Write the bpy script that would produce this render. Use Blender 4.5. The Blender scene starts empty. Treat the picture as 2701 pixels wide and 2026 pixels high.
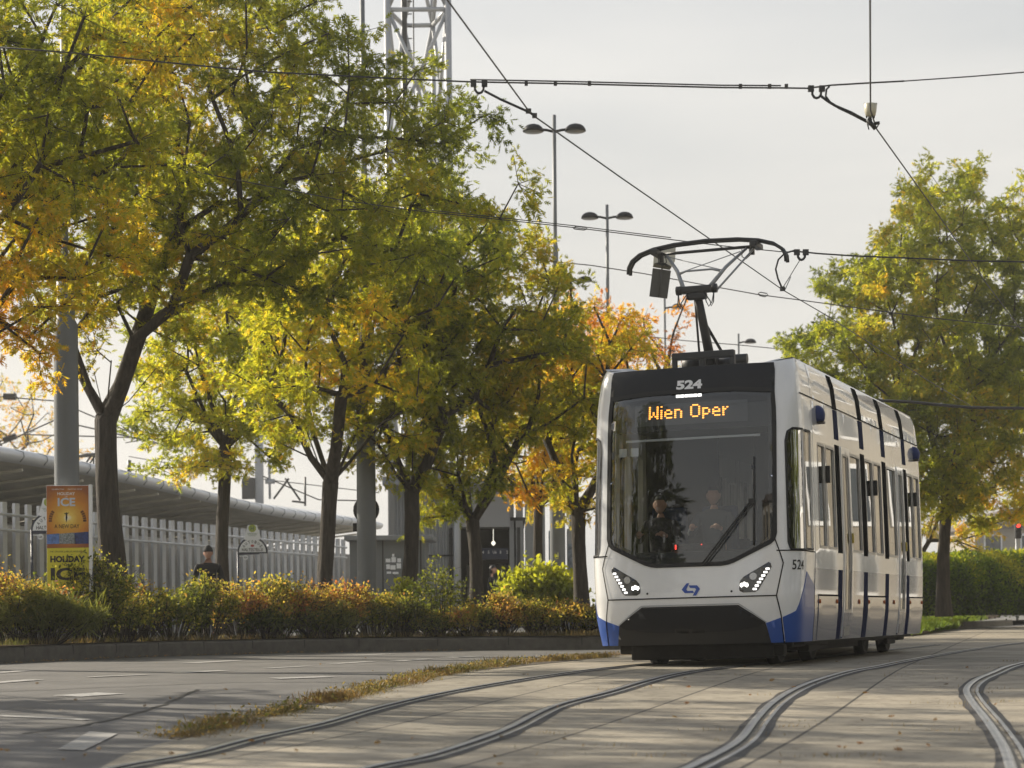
import bpy, bmesh, math, random
import numpy as np
from mathutils import Vector, Matrix, noise
from mathutils.geometry import delaunay_2d_cdt
R_ = math.radians
SC = bpy.context.scene
COL = SC.collection
random.seed(7)

# ------------------------------------------------------------------ camera, world, sun
F, HC, RL, CX, CY = 5544.0, 0.64, 0.008, 1350.5, 1618.0     # the photograph's own pixels (2701 wide)
cam = bpy.data.cameras.new('camera')
camo = bpy.data.objects.new('camera', cam); COL.objects.link(camo)
c_, s_ = math.cos(RL), math.sin(RL)
camo.matrix_world = Matrix(((c_, s_, 0, 0), (0, 0, -1, 0), (-s_, c_, 0, HC), (0, 0, 0, 1)))
cam.sensor_width = 36; cam.lens = 36 * F / 2701.0
cam.shift_y = (CY - 1013.0) / 2701.0
cam.clip_start = .1; cam.clip_end = 3000
cam.dof.use_dof = True; cam.dof.focus_distance = 26.0; cam.dof.aperture_fstop = 3.2
SC.camera = camo

SUN_AZ = Vector((-0.84, 0.54)).normalized(); SUN_EL = R_(27)
sunv = Vector((SUN_AZ.x * math.cos(SUN_EL), SUN_AZ.y * math.cos(SUN_EL), math.sin(SUN_EL)))
W = bpy.data.worlds.new("World"); SC.world = W; W.use_nodes = True
nt = W.node_tree; nt.nodes.clear()
wo = nt.nodes.new('ShaderNodeOutputWorld'); bg = nt.nodes.new('ShaderNodeBackground')
sky = nt.nodes.new('ShaderNodeTexSky'); sky.sky_type = 'NISHITA'; sky.sun_disc = False
sky.sun_elevation = SUN_EL; sky.sun_rotation = math.atan2(SUN_AZ.x, SUN_AZ.y); sky.dust_density = 2.0
tc = nt.nodes.new('ShaderNodeTexCoord'); sx = nt.nodes.new('ShaderNodeSeparateXYZ')
nt.links.new(tc.outputs['Generated'], sx.inputs[0])
mr = nt.nodes.new('ShaderNodeMapRange'); mr.inputs['From Min'].default_value = .16; mr.inputs['From Max'].default_value = .62
mr.inputs['To Min'].default_value = .97; mr.inputs['To Max'].default_value = .30
nt.links.new(sx.outputs['Z'], mr.inputs['Value'])
mp = nt.nodes.new('ShaderNodeMapping'); mp.inputs['Scale'].default_value = (1.2, 1.2, 7.0)
nt.links.new(tc.outputs['Generated'], mp.inputs['Vector'])
nz = nt.nodes.new('ShaderNodeTexNoise'); nz.inputs['Scale'].default_value = 1.6; nz.inputs['Detail'].default_value = 5
nt.links.new(mp.outputs[0], nz.inputs['Vector'])
cr = nt.nodes.new('ShaderNodeValToRGB')                      # thin high cloud: cream where bright, bluish grey where thicker
cr.color_ramp.elements[0].position = .36; cr.color_ramp.elements[0].color = (4.85, 4.82, 4.65, 1)
cr.color_ramp.elements[1].position = .66; cr.color_ramp.elements[1].color = (6.15, 5.92, 5.5, 1)
nt.links.new(nz.outputs['Fac'], cr.inputs[0])
mx = nt.nodes.new('ShaderNodeMix'); mx.data_type = 'RGBA'
nt.links.new(mr.outputs[0], mx.inputs[0]); nt.links.new(sky.outputs[0], mx.inputs[6]); nt.links.new(cr.outputs[0], mx.inputs[7])
nt.links.new(mx.outputs[2], bg.inputs['Color']); bg.inputs['Strength'].default_value = .1
nt.links.new(bg.outputs[0], wo.inputs[0])

sl = bpy.data.lights.new('sun', 'SUN'); sl.energy = 5.0; sl.angle = R_(.5); sl.color = (1.0, .91, .76)
so = bpy.data.objects.new('sun', sl); COL.objects.link(so); so.rotation_euler = sunv.to_track_quat('Z', 'Y').to_euler()
SC.view_settings.view_transform = 'Standard'; SC.view_settings.look = 'None'
SC.view_settings.exposure = 0.56; SC.view_settings.gamma = 1.0

HAZE_D = .0007
# ------------------------------------------------------------------ pixel <-> place
def ray(px, py):
    u, v = px - CX, CY - py
    return (u * c_ + v * s_) / F, (-u * s_ + v * c_) / F
def at(px, py, Y):
    a, b = ray(px, py); return Vector((a * Y, Y, HC + b * Y))
def G(y):                                                    # the track bed dips a little towards the camera
    k = min(1, max(0, (24 - y) / 12.0)); return -.15 * k * k * (3 - 2 * k)
def ong(px, py):
    a, b = ray(px, py); Y = -HC / b
    for _ in range(12): Y = (G(Y) - HC) / b
    return Vector((a * Y, Y, G(Y)))
def onz(px, py, z):
    a, b = ray(px, py); Y = (z - HC) / b
    return Vector((a * Y, Y, z))

# ------------------------------------------------------------------ objects
def tag(o, label=None, cat=None, group=None, kind=None):
    if label: o['label'] = label
    if cat: o['category'] = cat
    if group: o['group'] = group
    if kind: o['kind'] = kind
    return o
def empty(name, loc, rz=0, label=None, cat=None, group=None):
    o = bpy.data.objects.new(name, None); COL.objects.link(o); o.location = loc; o.rotation_euler = (0, 0, rz)
    o.empty_display_size = .2
    return tag(o, label, cat, group)
def copy_tree(o, parent=None):
    c = o.copy(); COL.objects.link(c)
    if parent is not None: c.parent = parent
    for ch in list(o.children): copy_tree(ch, c)
    return c

class MB:
    def __init__(s): s.v = []; s.f = []; s.m = []; s.sm = []
    def add(s, vs, fs, mi=0, smooth=False):
        o = len(s.v); s.v.extend([tuple(v) for v in vs])
        for f in fs: s.f.append([i + o for i in f]); s.m.append(mi); s.sm.append(smooth)
        return s
    def box(s, c, size, ax=None, mi=0, taper=1.0):
        c = Vector(c); h = [x / 2 for x in size]
        if ax is None: ax = (Vector((1, 0, 0)), Vector((0, 1, 0)), Vector((0, 0, 1)))
        vs = []
        for dz in (-1, 1):
            k = 1 if dz < 0 else taper
            for dx, dy in ((-1, -1), (1, -1), (1, 1), (-1, 1)):
                vs.append(c + ax[0] * (dx * h[0] * k) + ax[1] * (dy * h[1] * k) + ax[2] * (dz * h[2]))
        return s.add(vs, [(3, 2, 1, 0), (4, 5, 6, 7), (0, 1, 5, 4), (1, 2, 6, 5), (2, 3, 7, 6), (3, 0, 4, 7)], mi)
    def bbox(s, c, size, b=.02, ax=None, mi=0):               # box with bevelled vertical and top edges
        bm = bmesh.new(); bmesh.ops.create_cube(bm, size=1)
        for v in bm.verts: v.co = Vector((v.co.x * size[0], v.co.y * size[1], v.co.z * size[2]))
        bmesh.ops.bevel(bm, geom=list(bm.edges), offset=b, segments=2, affect='EDGES', profile=.6)
        M = Matrix.Identity(3) if ax is None else Matrix((ax[0], ax[1], ax[2])).transposed()
        bm.verts.index_update()
        s.add([M @ v.co + Vector(c) for v in bm.verts], [[v.index for v in f.verts] for f in bm.faces], mi)
        bm.free(); return s
    def tube(s, pts, r, n=8, mi=0, cap=True, smooth=True):
        pts = [Vector(p) for p in pts]; m = len(pts)
        rs = r if isinstance(r, (list, tuple)) else [r] * m
        vs, fs = [], []; pa = None
        for i in range(m):
            t = (pts[min(i + 1, m - 1)] - pts[max(i - 1, 0)]); t = t.normalized() if t.length > 1e-9 else Vector((0, 0, 1))
            if pa is None:
                a = Vector((0, 0, 1)) if abs(t.z) < .9 else Vector((1, 0, 0)); pa = a.cross(t).normalized()
            pa = (pa - t * pa.dot(t)).normalized(); pb = t.cross(pa)
            for k in range(n):
                q = 2 * math.pi * k / n; vs.append(pts[i] + (pa * math.cos(q) + pb * math.sin(q)) * rs[i])
        for i in range(m - 1):
            for k in range(n):
                k2 = (k + 1) % n; fs.append((i * n + k, i * n + k2, (i + 1) * n + k2, (i + 1) * n + k))
        s.add(vs, fs, mi, smooth)
        if cap:
            o = len(s.v) - m * n
            s.f += [[o + k for k in range(n)][::-1], [o + (m - 1) * n + k for k in range(n)]]; s.m += [mi, mi]; s.sm += [False, False]
        return s
    def lathe(s, prof, n=16, c=(0, 0, 0), mi=0, ax=None, smooth=True):
        c = Vector(c); ax = ax or (Vector((1, 0, 0)), Vector((0, 1, 0)), Vector((0, 0, 1))); vs, fs = [], []
        for r, z in prof:
            for k in range(n):
                q = 2 * math.pi * k / n; vs.append(c + ax[0] * (r * math.cos(q)) + ax[1] * (r * math.sin(q)) + ax[2] * z)
        for i in range(len(prof) - 1):
            for k in range(n):
                k2 = (k + 1) % n; fs.append((i * n + k, i * n + k2, (i + 1) * n + k2, (i + 1) * n + k))
        s.add(vs, fs, mi, smooth)
        return s
    def prism(s, poly, org, ux, uy, depth, mi=0):             # flat outline at its place, extruded along ux x uy
        org, ux, uy = Vector(org), Vector(ux), Vector(uy); w = ux.cross(uy).normalized() * depth; n = len(poly)
        A = [org + ux * x + uy * y for x, y in poly]; B = [a + w for a in A]
        return s.add(A + B, [list(range(n))[::-1], list(range(n, 2 * n))] + [(i, (i + 1) % n, n + (i + 1) % n, n + i) for i in range(n)], mi)
    def build(s, name, mats, parent=None, smooth=None):
        me = bpy.data.meshes.new(name); me.from_pydata(s.v, [], s.f)
        for m in (mats if isinstance(mats, (list, tuple)) else [mats]): me.materials.append(m)
        if len(me.polygons):
            me.polygons.foreach_set('material_index', s.m)
            me.polygons.foreach_set('use_smooth', [bool(x) if smooth is None else smooth for x in s.sm])
        me.update()
        o = bpy.data.objects.new(name, me); COL.objects.link(o)
        if parent is not None: o.parent = parent
        return o

def soup(name, V, Fc, mat, tint=None, parent=None, tri=True):
    """a mesh straight from numpy arrays; tint = one value per face"""
    me = bpy.data.meshes.new(name); k = Fc.shape[1]
    me.vertices.add(len(V)); me.vertices.foreach_set('co', V.astype(np.float32).ravel())
    me.loops.add(Fc.size); me.loops.foreach_set('vertex_index', Fc.astype(np.int32).ravel())
    me.polygons.add(len(Fc)); me.polygons.foreach_set('loop_start', np.arange(0, Fc.size, k, dtype=np.int32))
    me.polygons.foreach_set('loop_total', np.full(len(Fc), k, dtype=np.int32))
    if tint is not None:
        a = me.attributes.new('tint', 'FLOAT', 'FACE'); a.data.foreach_set('value', tint.astype(np.float32))
    me.materials.append(mat); me.update(calc_edges=True); me.validate()
    o = bpy.data.objects.new(name, me); COL.objects.link(o)
    if parent is not None: o.parent = parent
    return o

# ------------------------------------------------------------------ materials
def mat(name, col, rough=.6, metal=0., spec=.5, coat=0., var=0., vscale=4., bump=0., bscale=30., emit=None, es=0., stretch=None):
    m = bpy.data.materials.new(name); m.use_nodes = True; n = m.node_tree.nodes; l = m.node_tree.links
    p = n['Principled BSDF']; p.inputs['Base Color'].default_value = (*col, 1); p.inputs['Roughness'].default_value = rough
    p.inputs['Metallic'].default_value = metal; p.inputs['Specular IOR Level'].default_value = spec; p.inputs['Coat Weight'].default_value = coat
    p.inputs['Coat Roughness'].default_value = .03
    t = n.new('ShaderNodeTexCoord'); src = t.outputs['Object']
    if stretch:
        mp = n.new('ShaderNodeMapping'); mp.inputs['Scale'].default_value = stretch; l.new(src, mp.inputs[0]); src = mp.outputs[0]
    if var:
        z = n.new('ShaderNodeTexNoise'); z.inputs['Scale'].default_value = vscale; z.inputs['Detail'].default_value = 6; z.inputs['Roughness'].default_value = .65
        l.new(src, z.inputs['Vector'])
        r = n.new('ShaderNodeValToRGB'); lo = [max(0, c * (1 - var)) for c in col]; hi = [min(1, c * (1 + var)) for c in col]
        r.color_ramp.elements[0].position = .3; r.color_ramp.elements[0].color = (*lo, 1)
        r.color_ramp.elements[1].position = .7; r.color_ramp.elements[1].color = (*hi, 1)
        l.new(z.outputs['Fac'], r.inputs[0]); l.new(r.outputs[0], p.inputs['Base Color'])
    if bump:
        z2 = n.new('ShaderNodeTexNoise'); z2.inputs['Scale'].default_value = bscale; z2.inputs['Detail'].default_value = 5
        l.new(src, z2.inputs['Vector'])
        b = n.new('ShaderNodeBump'); b.inputs['Strength'].default_value = bump; b.inputs['Distance'].default_value = .03
        l.new(z2.outputs['Fac'], b.inputs['Height']); l.new(b.outputs[0], p.inputs['Normal'])
    if emit:
        p.inputs['Emission Color'].default_value = (*emit, 1); p.inputs['Emission Strength'].default_value = es
    return m
def leafmat(name, stops, trans=.5, rough=.55):
    m = bpy.data.materials.new(name); m.use_nodes = True; n = m.node_tree.nodes; l = m.node_tree.links; n.clear()
    o = n.new('ShaderNodeOutputMaterial'); at_ = n.new('ShaderNodeAttribute'); at_.attribute_name = 'tint'
    r = n.new('ShaderNodeValToRGB'); e = r.color_ramp.elements
    e[0].position, e[0].color = stops[0][0], (*stops[0][1], 1); e[1].position, e[1].color = stops[-1][0], (*stops[-1][1], 1)
    for p_, c in stops[1:-1]:
        q = e.new(p_); q.color = (*c, 1)
    l.new(at_.outputs['Fac'], r.inputs[0])
    d = n.new('ShaderNodeBsdfPrincipled'); d.inputs['Roughness'].default_value = rough; d.inputs['Specular IOR Level'].default_value = .35
    t = n.new('ShaderNodeBsdfTranslucent'); mm = n.new('ShaderNodeMixRGB'); mm.blend_type = 'MULTIPLY'; mm.inputs[0].default_value = 1
    mm.inputs[2].default_value = (2.3, 2.1, .95, 1)
    l.new(r.outputs[0], d.inputs['Base Color']); l.new(r.outputs[0], mm.inputs[1]); l.new(mm.outputs[0], t.inputs['Color'])
    x = n.new('ShaderNodeMixShader'); x.inputs[0].default_value = trans
    l.new(d.outputs[0], x.inputs[1]); l.new(t.outputs[0], x.inputs[2]); l.new(x.outputs[0], o.inputs[0])
    return m
def glassmat(name, tint=(.35, .38, .38), rough=.0, ior=1.5, gain=1.0):
    m = bpy.data.materials.new(name); m.use_nodes = True; n = m.node_tree.nodes; l = m.node_tree.links; n.clear()
    o = n.new('ShaderNodeOutputMaterial'); t = n.new('ShaderNodeBsdfTransparent'); t.inputs['Color'].default_value = (*tint, 1)
    g = n.new('ShaderNodeBsdfGlossy'); g.inputs['Roughness'].default_value = rough
    fr = n.new('ShaderNodeFresnel'); fr.inputs['IOR'].default_value = ior
    ma = n.new('ShaderNodeMath'); ma.operation = 'MULTIPLY'; ma.inputs[1].default_value = gain; ma.use_clamp = True
    l.new(fr.outputs[0], ma.inputs[0])
    x = n.new('ShaderNodeMixShader'); l.new(ma.outputs[0], x.inputs[0]); l.new(t.outputs[0], x.inputs[1]); l.new(g.outputs[0], x.inputs[2]); l.new(x.outputs[0], o.inputs[0])
    return m

M = {}
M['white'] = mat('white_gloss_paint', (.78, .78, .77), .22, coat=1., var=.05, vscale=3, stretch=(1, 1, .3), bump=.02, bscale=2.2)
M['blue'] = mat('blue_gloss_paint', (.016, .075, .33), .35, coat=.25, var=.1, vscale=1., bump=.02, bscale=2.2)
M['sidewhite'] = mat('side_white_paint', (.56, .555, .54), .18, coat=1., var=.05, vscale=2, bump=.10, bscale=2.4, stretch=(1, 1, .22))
M['blueside'] = mat('blue_side_paint', (.105, .11, .155), .16, coat=.8, var=.1, vscale=1., bump=.025, bscale=2.0)
M['podblue'] = mat('pod_blue', (.016, .03, .12), .45, spec=.3)
M['navy'] = mat('navy_paint', (.008, .015, .055), .8, spec=.05)
M['blackgloss'] = mat('black_panel', (.010, .011, .013), .42, spec=.3, coat=.08, var=.2, vscale=3)
M['black'] = mat('black_plastic', (.012, .012, .012), .55)
M['rubber'] = mat('dark_rubber', (.014, .014, .014), .7)
M['seam'] = mat('seam_shadow_gap', (.006, .006, .007), .9, spec=.02)
M['grime'] = mat('underframe_black', (.016, .015, .014), .75, var=.4, vscale=9)
M['frame'] = mat('window_frame_grey', (.24, .235, .22), .35, coat=.3)
M['steel'] = mat('worn_steel', (.42, .41, .40), .3, metal=1., var=.25, vscale=14)
M['railtop'] = mat('polished_rail', (.50, .49, .47), .38, metal=1., var=.2, vscale=8, stretch=(1, 1, 1))
M['raildark'] = mat('rail_groove', (.028, .026, .024), .7, var=.4, vscale=20)
M['galv'] = mat('galvanised_grey_paint', (.30, .31, .32), .45, metal=.25, var=.08, vscale=2, bump=.03, bscale=14)
M['polegrey'] = mat('pole_grey_paint', (.155, .165, .17), .5, var=.10, vscale=1.5, bump=.05, bscale=10, stretch=(1, 1, .25))
M['darkmetal'] = mat('dark_metal', (.025, .026, .027), .45, var=.25, vscale=8)
M['pantometal'] = mat('pantograph_grey', (.30, .31, .32), .4, metal=.4, var=.12, vscale=9)
M['wire'] = mat('overhead_wire', (.045, .043, .04), .55)
M['lampdark'] = mat('lamp_shell', (.016, .017, .02), .5, spec=.2)
M['lens'] = mat('lamp_lens', (.22, .22, .22), .3)
M['plate'] = mat('white_enamel', (.84, .85, .86), .35)
M['signpale'] = mat('sign_pale', (.5, .5, .5), .5)
M['navysign'] = mat('sign_navy', (.02, .025, .05), .4)
M['black_text'] = mat('black_lettering', (.015, .015, .017), .6)
M['silver'] = mat('silver_lettering', (.82, .82, .82), .4)
M['led'] = mat('white_light', (.9, .9, .9), .4, emit=(1, .98, .93), es=1.1)
M['amber'] = mat('amber_display', (.3, .1, .01), .5, emit=(1, .36, .05), es=2.6)
M['redlamp'] = mat('red_light', (.5, .02, .02), .4, emit=(1, .06, .04), es=1.4)
M['raildark'] = mat('rail_groove', (.028, .026, .024), .7, var=.4, vscale=20)
M['concrete'] = mat('concrete_wall', (.27, .265, .25), .85, var=.25, vscale=2, bump=.1, bscale=18)
M['kerb'] = mat('kerb_stone', (.105, .097, .08), .85, var=.3, vscale=7, bump=.25, bscale=60)
M['bark'] = mat('oak_bark', (.052, .043, .034), .95, var=.55, vscale=16, bump=1.0, bscale=34, stretch=(1, 1, .16))
M['twig'] = mat('twig_bark', (.03, .024, .018), .95, var=.35, vscale=12)
M['soil'] = mat('bed_soil', (.06, .045, .03), .95, spec=.03, var=.4, vscale=10, bump=.6, bscale=25)
M['skin'] = mat('skin', (.48, .27, .19), .55, var=.06, vscale=20)
M['coatblack'] = mat('black_cloth', (.010, .011, .013), .85, bump=.2, bscale=60)
M['hair'] = mat('dark_hair', (.014, .011, .009), .6)
LEAF = [(0, (.065, .088, .014)), (.20, (.145, .18, .024)), (.42, (.275, .29, .034)), (.60, (.44, .34, .036)), (.78, (.54, .29, .03)), (1, (.36, .14, .03))]
M['leaf'] = leafmat('oak_leaves', LEAF, .6)
M['leaf_light'] = leafmat('light_oak_leaves', [(p_, tuple(min(.7, c * 1.28) for c in q_)) for p_, q_ in LEAF], .62)
M['leaf2'] = leafmat('shrub_leaves', [(0, (.03, .05, .012)), (.3, (.11, .135, .028)), (.46, (.22, .22, .055)), (.64, (.36, .28, .085)), (.8, (.33, .17, .075)), (.92, (.27, .10, .06)), (1, (.18, .09, .06))], .58)
M['leafbright'] = leafmat('broad_bright_leaves', [(0, (.15, .19, .025)), (.6, (.36, .38, .05)), (1, (.48, .40, .05))], .5)
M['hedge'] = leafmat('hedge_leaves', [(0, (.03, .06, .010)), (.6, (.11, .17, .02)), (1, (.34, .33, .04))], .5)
M['drygrass'] = leafmat('dry_weeds', [(0, (.085, .10, .035)), (.5, (.20, .155, .08)), (1, (.24, .16, .095))], .4)
M['grass'] = leafmat('green_grass', [(0, (.06, .11, .015)), (.6, (.14, .20, .025)), (1, (.28, .24, .06))], .45)
M['tuftgrass'] = leafmat('pale_tuft_grass', [(0, (.12, .15, .05)), (.5, (.24, .25, .09)), (1, (.36, .31, .14))], .6)
M['fallen'] = leafmat('fallen_leaves', [(0, (.13, .09, .05)), (.6, (.28, .18, .07)), (1, (.28, .12, .04))], .2)

# ------------------------------------------------------------------ text as mesh
def text_geo(txt, bold=.0):
    cu = bpy.data.curves.new('lettering', 'FONT'); cu.body = txt; cu.size = 1; cu.offset = bold; cu.resolution_u = 3; cu.align_x = 'LEFT'
    o = bpy.data.objects.new('lettering', cu); COL.objects.link(o)
    dg = bpy.context.evaluated_depsgraph_get(); me = o.evaluated_get(dg).to_mesh()
    V = np.array([v.co[:2] for v in me.vertices]); P = [list(p.vertices) for p in me.polygons]
    o.evaluated_get(dg).to_mesh_clear(); bpy.data.objects.remove(o); bpy.data.curves.remove(cu)
    return V, P
def text_fit(txt, x0, x1, y0, y1, bold=0.0):
    V, P = text_geo(txt, bold); mn, mxx = V.min(0), V.max(0)
    V = (V - mn) / (mxx - mn); V[:, 0] = x0 + V[:, 0] * (x1 - x0); V[:, 1] = y0 + V[:, 1] * (y1 - y0)
    return V, P
def put_text(mb, txt, x0, x1, y0, y1, org, ux, uy, off=.004, mi=0, bold=0.0):
    V, P = text_fit(txt, x0, x1, y0, y1, bold); w = ux.cross(uy).normalized() * off
    mb.add([org + ux * a + uy * b + w for a, b in V], P, mi)

# ------------------------------------------------------------------ ground, road, track bed
def inpoly(x, y, P):
    c = False; j = len(P) - 1
    for i in range(len(P)):
        xi, yi = P[i]; xj, yj = P[j]
        if (yi > y) != (yj > y) and x < (xj - xi) * (y - yi) / (yj - yi) + xi: c = not c
        j = i
    return c
def dens(P, step):
    out = []
    for i in range(len(P)):
        a, b = P[i], P[(i + 1) % len(P)]; n = max(1, int(math.ceil(math.hypot(b[0] - a[0], b[1] - a[1]) / step)))
        for k in range(n): out.append((a[0] + (b[0] - a[0]) * k / n, a[1] + (b[1] - a[1]) * k / n))
    return out
def dens_c(P, step):                                       # finer where the tram's skin turns the corner
    out = []
    for i in range(len(P)):
        a, b = P[i], P[(i + 1) % len(P)]; L = math.hypot(b[0] - a[0], b[1] - a[1]); um = (abs(a[0]) + abs(b[0])) / 2
        st = .03 if (.7 < um < 1.9 or (min(abs(a[0]), abs(b[0])) < 1.7 and max(abs(a[0]), abs(b[0])) > .75)) else step
        n = max(1, int(math.ceil(L / st)))
        for k in range(n): out.append((a[0] + (b[0] - a[0]) * k / n, a[1] + (b[1] - a[1]) * k / n))
    return out
def fill2d(outer, holes=(), step=.1, edge=None, corner=False):
    edge = edge or step; vs, es = [], []; dn = dens_c if corner else dens; rings = [dn(outer, edge)] + [dn(h, edge) for h in holes]
    for r in rings:
        o = len(vs); vs += r; es += [(o + i, o + (i + 1) % len(r)) for i in range(len(r))]
    xs = [p[0] for p in outer]; ys = [p[1] for p in outer]; cols = []; x = min(xs)
    while x < max(xs):
        x += (.04 if corner and .75 < abs(x) < 1.75 else step); cols.append(x - step * .02)
    ny = int((max(ys) - min(ys)) / step)
    for x in cols:
        for j in range(1, ny + 1):
            y = min(ys) + j * step - step * .41
            if inpoly(x, y, outer) and not any(inpoly(x, y, h) for h in holes): vs.append((x, y))
    r = delaunay_2d_cdt([Vector(v) for v in vs], es, [], 0, 1e-6)
    V = [tuple(v) for v in r[0]]; Fc = []
    for f in r[2]:
        cx = sum(V[i][0] for i in f) / len(f); cy = sum(V[i][1] for i in f) / len(f)
        if inpoly(cx, cy, outer) and not any(inpoly(cx, cy, h) for h in holes): Fc.append(list(f))
    return V, Fc
def sheet(name, poly, zoff, m, step=1.5, zf=None):
    V, Fc = fill2d(poly, (), step)
    mb = MB(); mb.add([(x, y, (zf(x, y) if zf else G(y)) + zoff) for x, y in V], Fc, 0, True)
    o = mb.build(name, m); bm = bmesh.new(); bm.from_mesh(o.data); bmesh.ops.recalc_face_normals(bm, faces=bm.faces)
    if sum(f.normal.z for f in bm.faces) < 0: bmesh.ops.reverse_faces(bm, faces=bm.faces)
    bm.to_mesh(o.data); bm.free()
    return tag(o, kind='structure')

def asphaltmat():
    m = mat('asphalt', (.135, .128, .118), .75, var=.28, vscale=1.1, bump=.3, bscale=90)
    return m
def slabmat():
    m = bpy.data.materials.new('track_slabs'); m.use_nodes = True; n = m.node_tree.nodes; l = m.node_tree.links; p = n['Principled BSDF']
    t = n.new('ShaderNodeTexCoord'); mp = n.new('ShaderNodeMapping'); mp.inputs['Rotation'].default_value = (0, 0, R_(14)); l.new(t.outputs['Object'], mp.inputs[0])
    br = n.new('ShaderNodeTexBrick'); br.offset = 0; br.inputs['Scale'].default_value = 1.0; br.inputs['Brick Width'].default_value = 1.45; br.inputs['Row Height'].default_value = 2.4
    br.inputs['Mortar Size'].default_value = .014; br.inputs['Mortar Smooth'].default_value = .3
    br.inputs['Color1'].default_value = (.41, .36, .28, 1); br.inputs['Color2'].default_value = (.29, .26, .205, 1); br.inputs['Mortar'].default_value = (.06, .052, .04, 1)
    l.new(mp.outputs[0], br.inputs['Vector'])
    z = n.new('ShaderNodeTexNoise'); z.inputs['Scale'].default_value = 1.1; z.inputs['Detail'].default_value = 8; z.inputs['Roughness'].default_value = .7; l.new(t.outputs['Object'], z.inputs['Vector'])
    r = n.new('ShaderNodeValToRGB'); r.color_ramp.elements[0].position = .33; r.color_ramp.elements[0].color = (.45, .44, .42, 1); r.color_ramp.elements[1].position = .62; r.color_ramp.elements[1].color = (1.1, 1.08, 1.04, 1)
    l.new(z.outputs['Fac'], r.inputs[0])
    mu = n.new('ShaderNodeMixRGB'); mu.blend_type = 'MULTIPLY'; mu.inputs[0].default_value = .85; l.new(br.outputs['Color'], mu.inputs[1]); l.new(r.outputs[0], mu.inputs[2])
    z3 = n.new('ShaderNodeTexNoise'); z3.inputs['Scale'].default_value = 9; z3.inputs['Detail'].default_value = 4; l.new(t.outputs['Object'], z3.inputs['Vector'])
    r3 = n.new('ShaderNodeValToRGB'); r3.color_ramp.elements[0].position = .56; r3.color_ramp.elements[0].color = (1, 1, 1, 1); r3.color_ramp.elements[1].position = .72; r3.color_ramp.elements[1].color = (.42, .40, .34, 1)
    l.new(z3.outputs['Fac'], r3.inputs[0])
    mu2 = n.new('ShaderNodeMixRGB'); mu2.blend_type = 'MULTIPLY'; mu2.inputs[0].default_value = .8; l.new(mu.outputs[0], mu2.inputs[1]); l.new(r3.outputs[0], mu2.inputs[2])
    l.new(mu2.outputs[0], p.inputs['Base Color']); p.inputs['Roughness'].default_value = .75
    z2 = n.new('ShaderNodeTexNoise'); z2.inputs['Scale'].default_value = 45; z2.inputs['Detail'].default_value = 6; l.new(t.outputs['Object'], z2.inputs['Vector'])
    b = n.new('ShaderNodeBump'); b.inputs['Strength'].default_value = .35; b.inputs['Distance'].default_value = .02; l.new(z2.outputs['Fac'], b.inputs['Height']); l.new(b.outputs[0], p.inputs['Normal'])
    return m

KERB = [(-14, 10), (-11, 18), (-8.8, 24.5), (-7.1, 29.3), (-6.35, 31.9), (-5.4, 33.9), (-4.0, 35.5), (-2.2, 36.6), (-.4, 36.75), (1.0, 36.5), (1.9, 36.6), (2.5, 37.3), (3.4, 39.5), (5.5, 45), (9.5, 56), (20, 84)]
PAVE = KERB + [(40, 140), (-120, 140), (-120, 10)]
tag(sheet('ground', [(-160, -60), (160, -60), (160, 420), (-160, 420)], -.35, mat('bare_ground', (.12, .11, .095), .95, spec=.03, var=.25, vscale=.5), 12, lambda x, y: G(y)), kind='structure')
EDGE = [ong(*p) for p in ((330, 1990), (480, 1945), (700, 1888), (900, 1840), (1050, 1803), (1200, 1772), (1380, 1748), (1560, 1735))]
EDGE = [(p.x, p.y) for p in EDGE]
EDGE = [(-2.6, -20), (-2.3, 2), (-1.95, 7.5)] + EDGE + [(EDGE[-1][0] + 2.6, EDGE[-1][1] + 7.0), (12, 60), (24, 92), (40, 140)]
sheet('road', [(-60, -20)] + EDGE + [(-60, 140)], -.004, asphaltmat(), 2.0)
sheet('track_bed', EDGE + [(60, 140), (40, 20), (14, -20)], .0, slabmat(), 1.6)
sheet('pavement', PAVE, .2, mat('pavement_slabs', (.22, .215, .20), .95, spec=.03, var=.15, vscale=2), 6, lambda x, y: 0)
BED = KERB[2:14] + [(3.2, 45.5), (-2, 43.5), (-6, 39.5), (-8.5, 34.5), (-11, 26)]
sheet('planting_bed', BED, .24, M['soil'], 1.2, lambda x, y: 0)
# kerb: a real step with a chamfered top
def offs(P, dd):
    out = []
    for i in range(len(P)):
        a, b = Vector(P[max(i - 1, 0)]), Vector(P[min(i + 1, len(P) - 1)]); t = (b - a).normalized(); out.append(Vector(P[i]) + Vector((-t.y, t.x)) * dd)
    return out
KD = []
for i in range(len(KERB) - 1):
    for k in range(4): KD.append(tuple(Vector(KERB[i]).lerp(Vector(KERB[i + 1]), k / 4)))
KD.append(KERB[-1])
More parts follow.
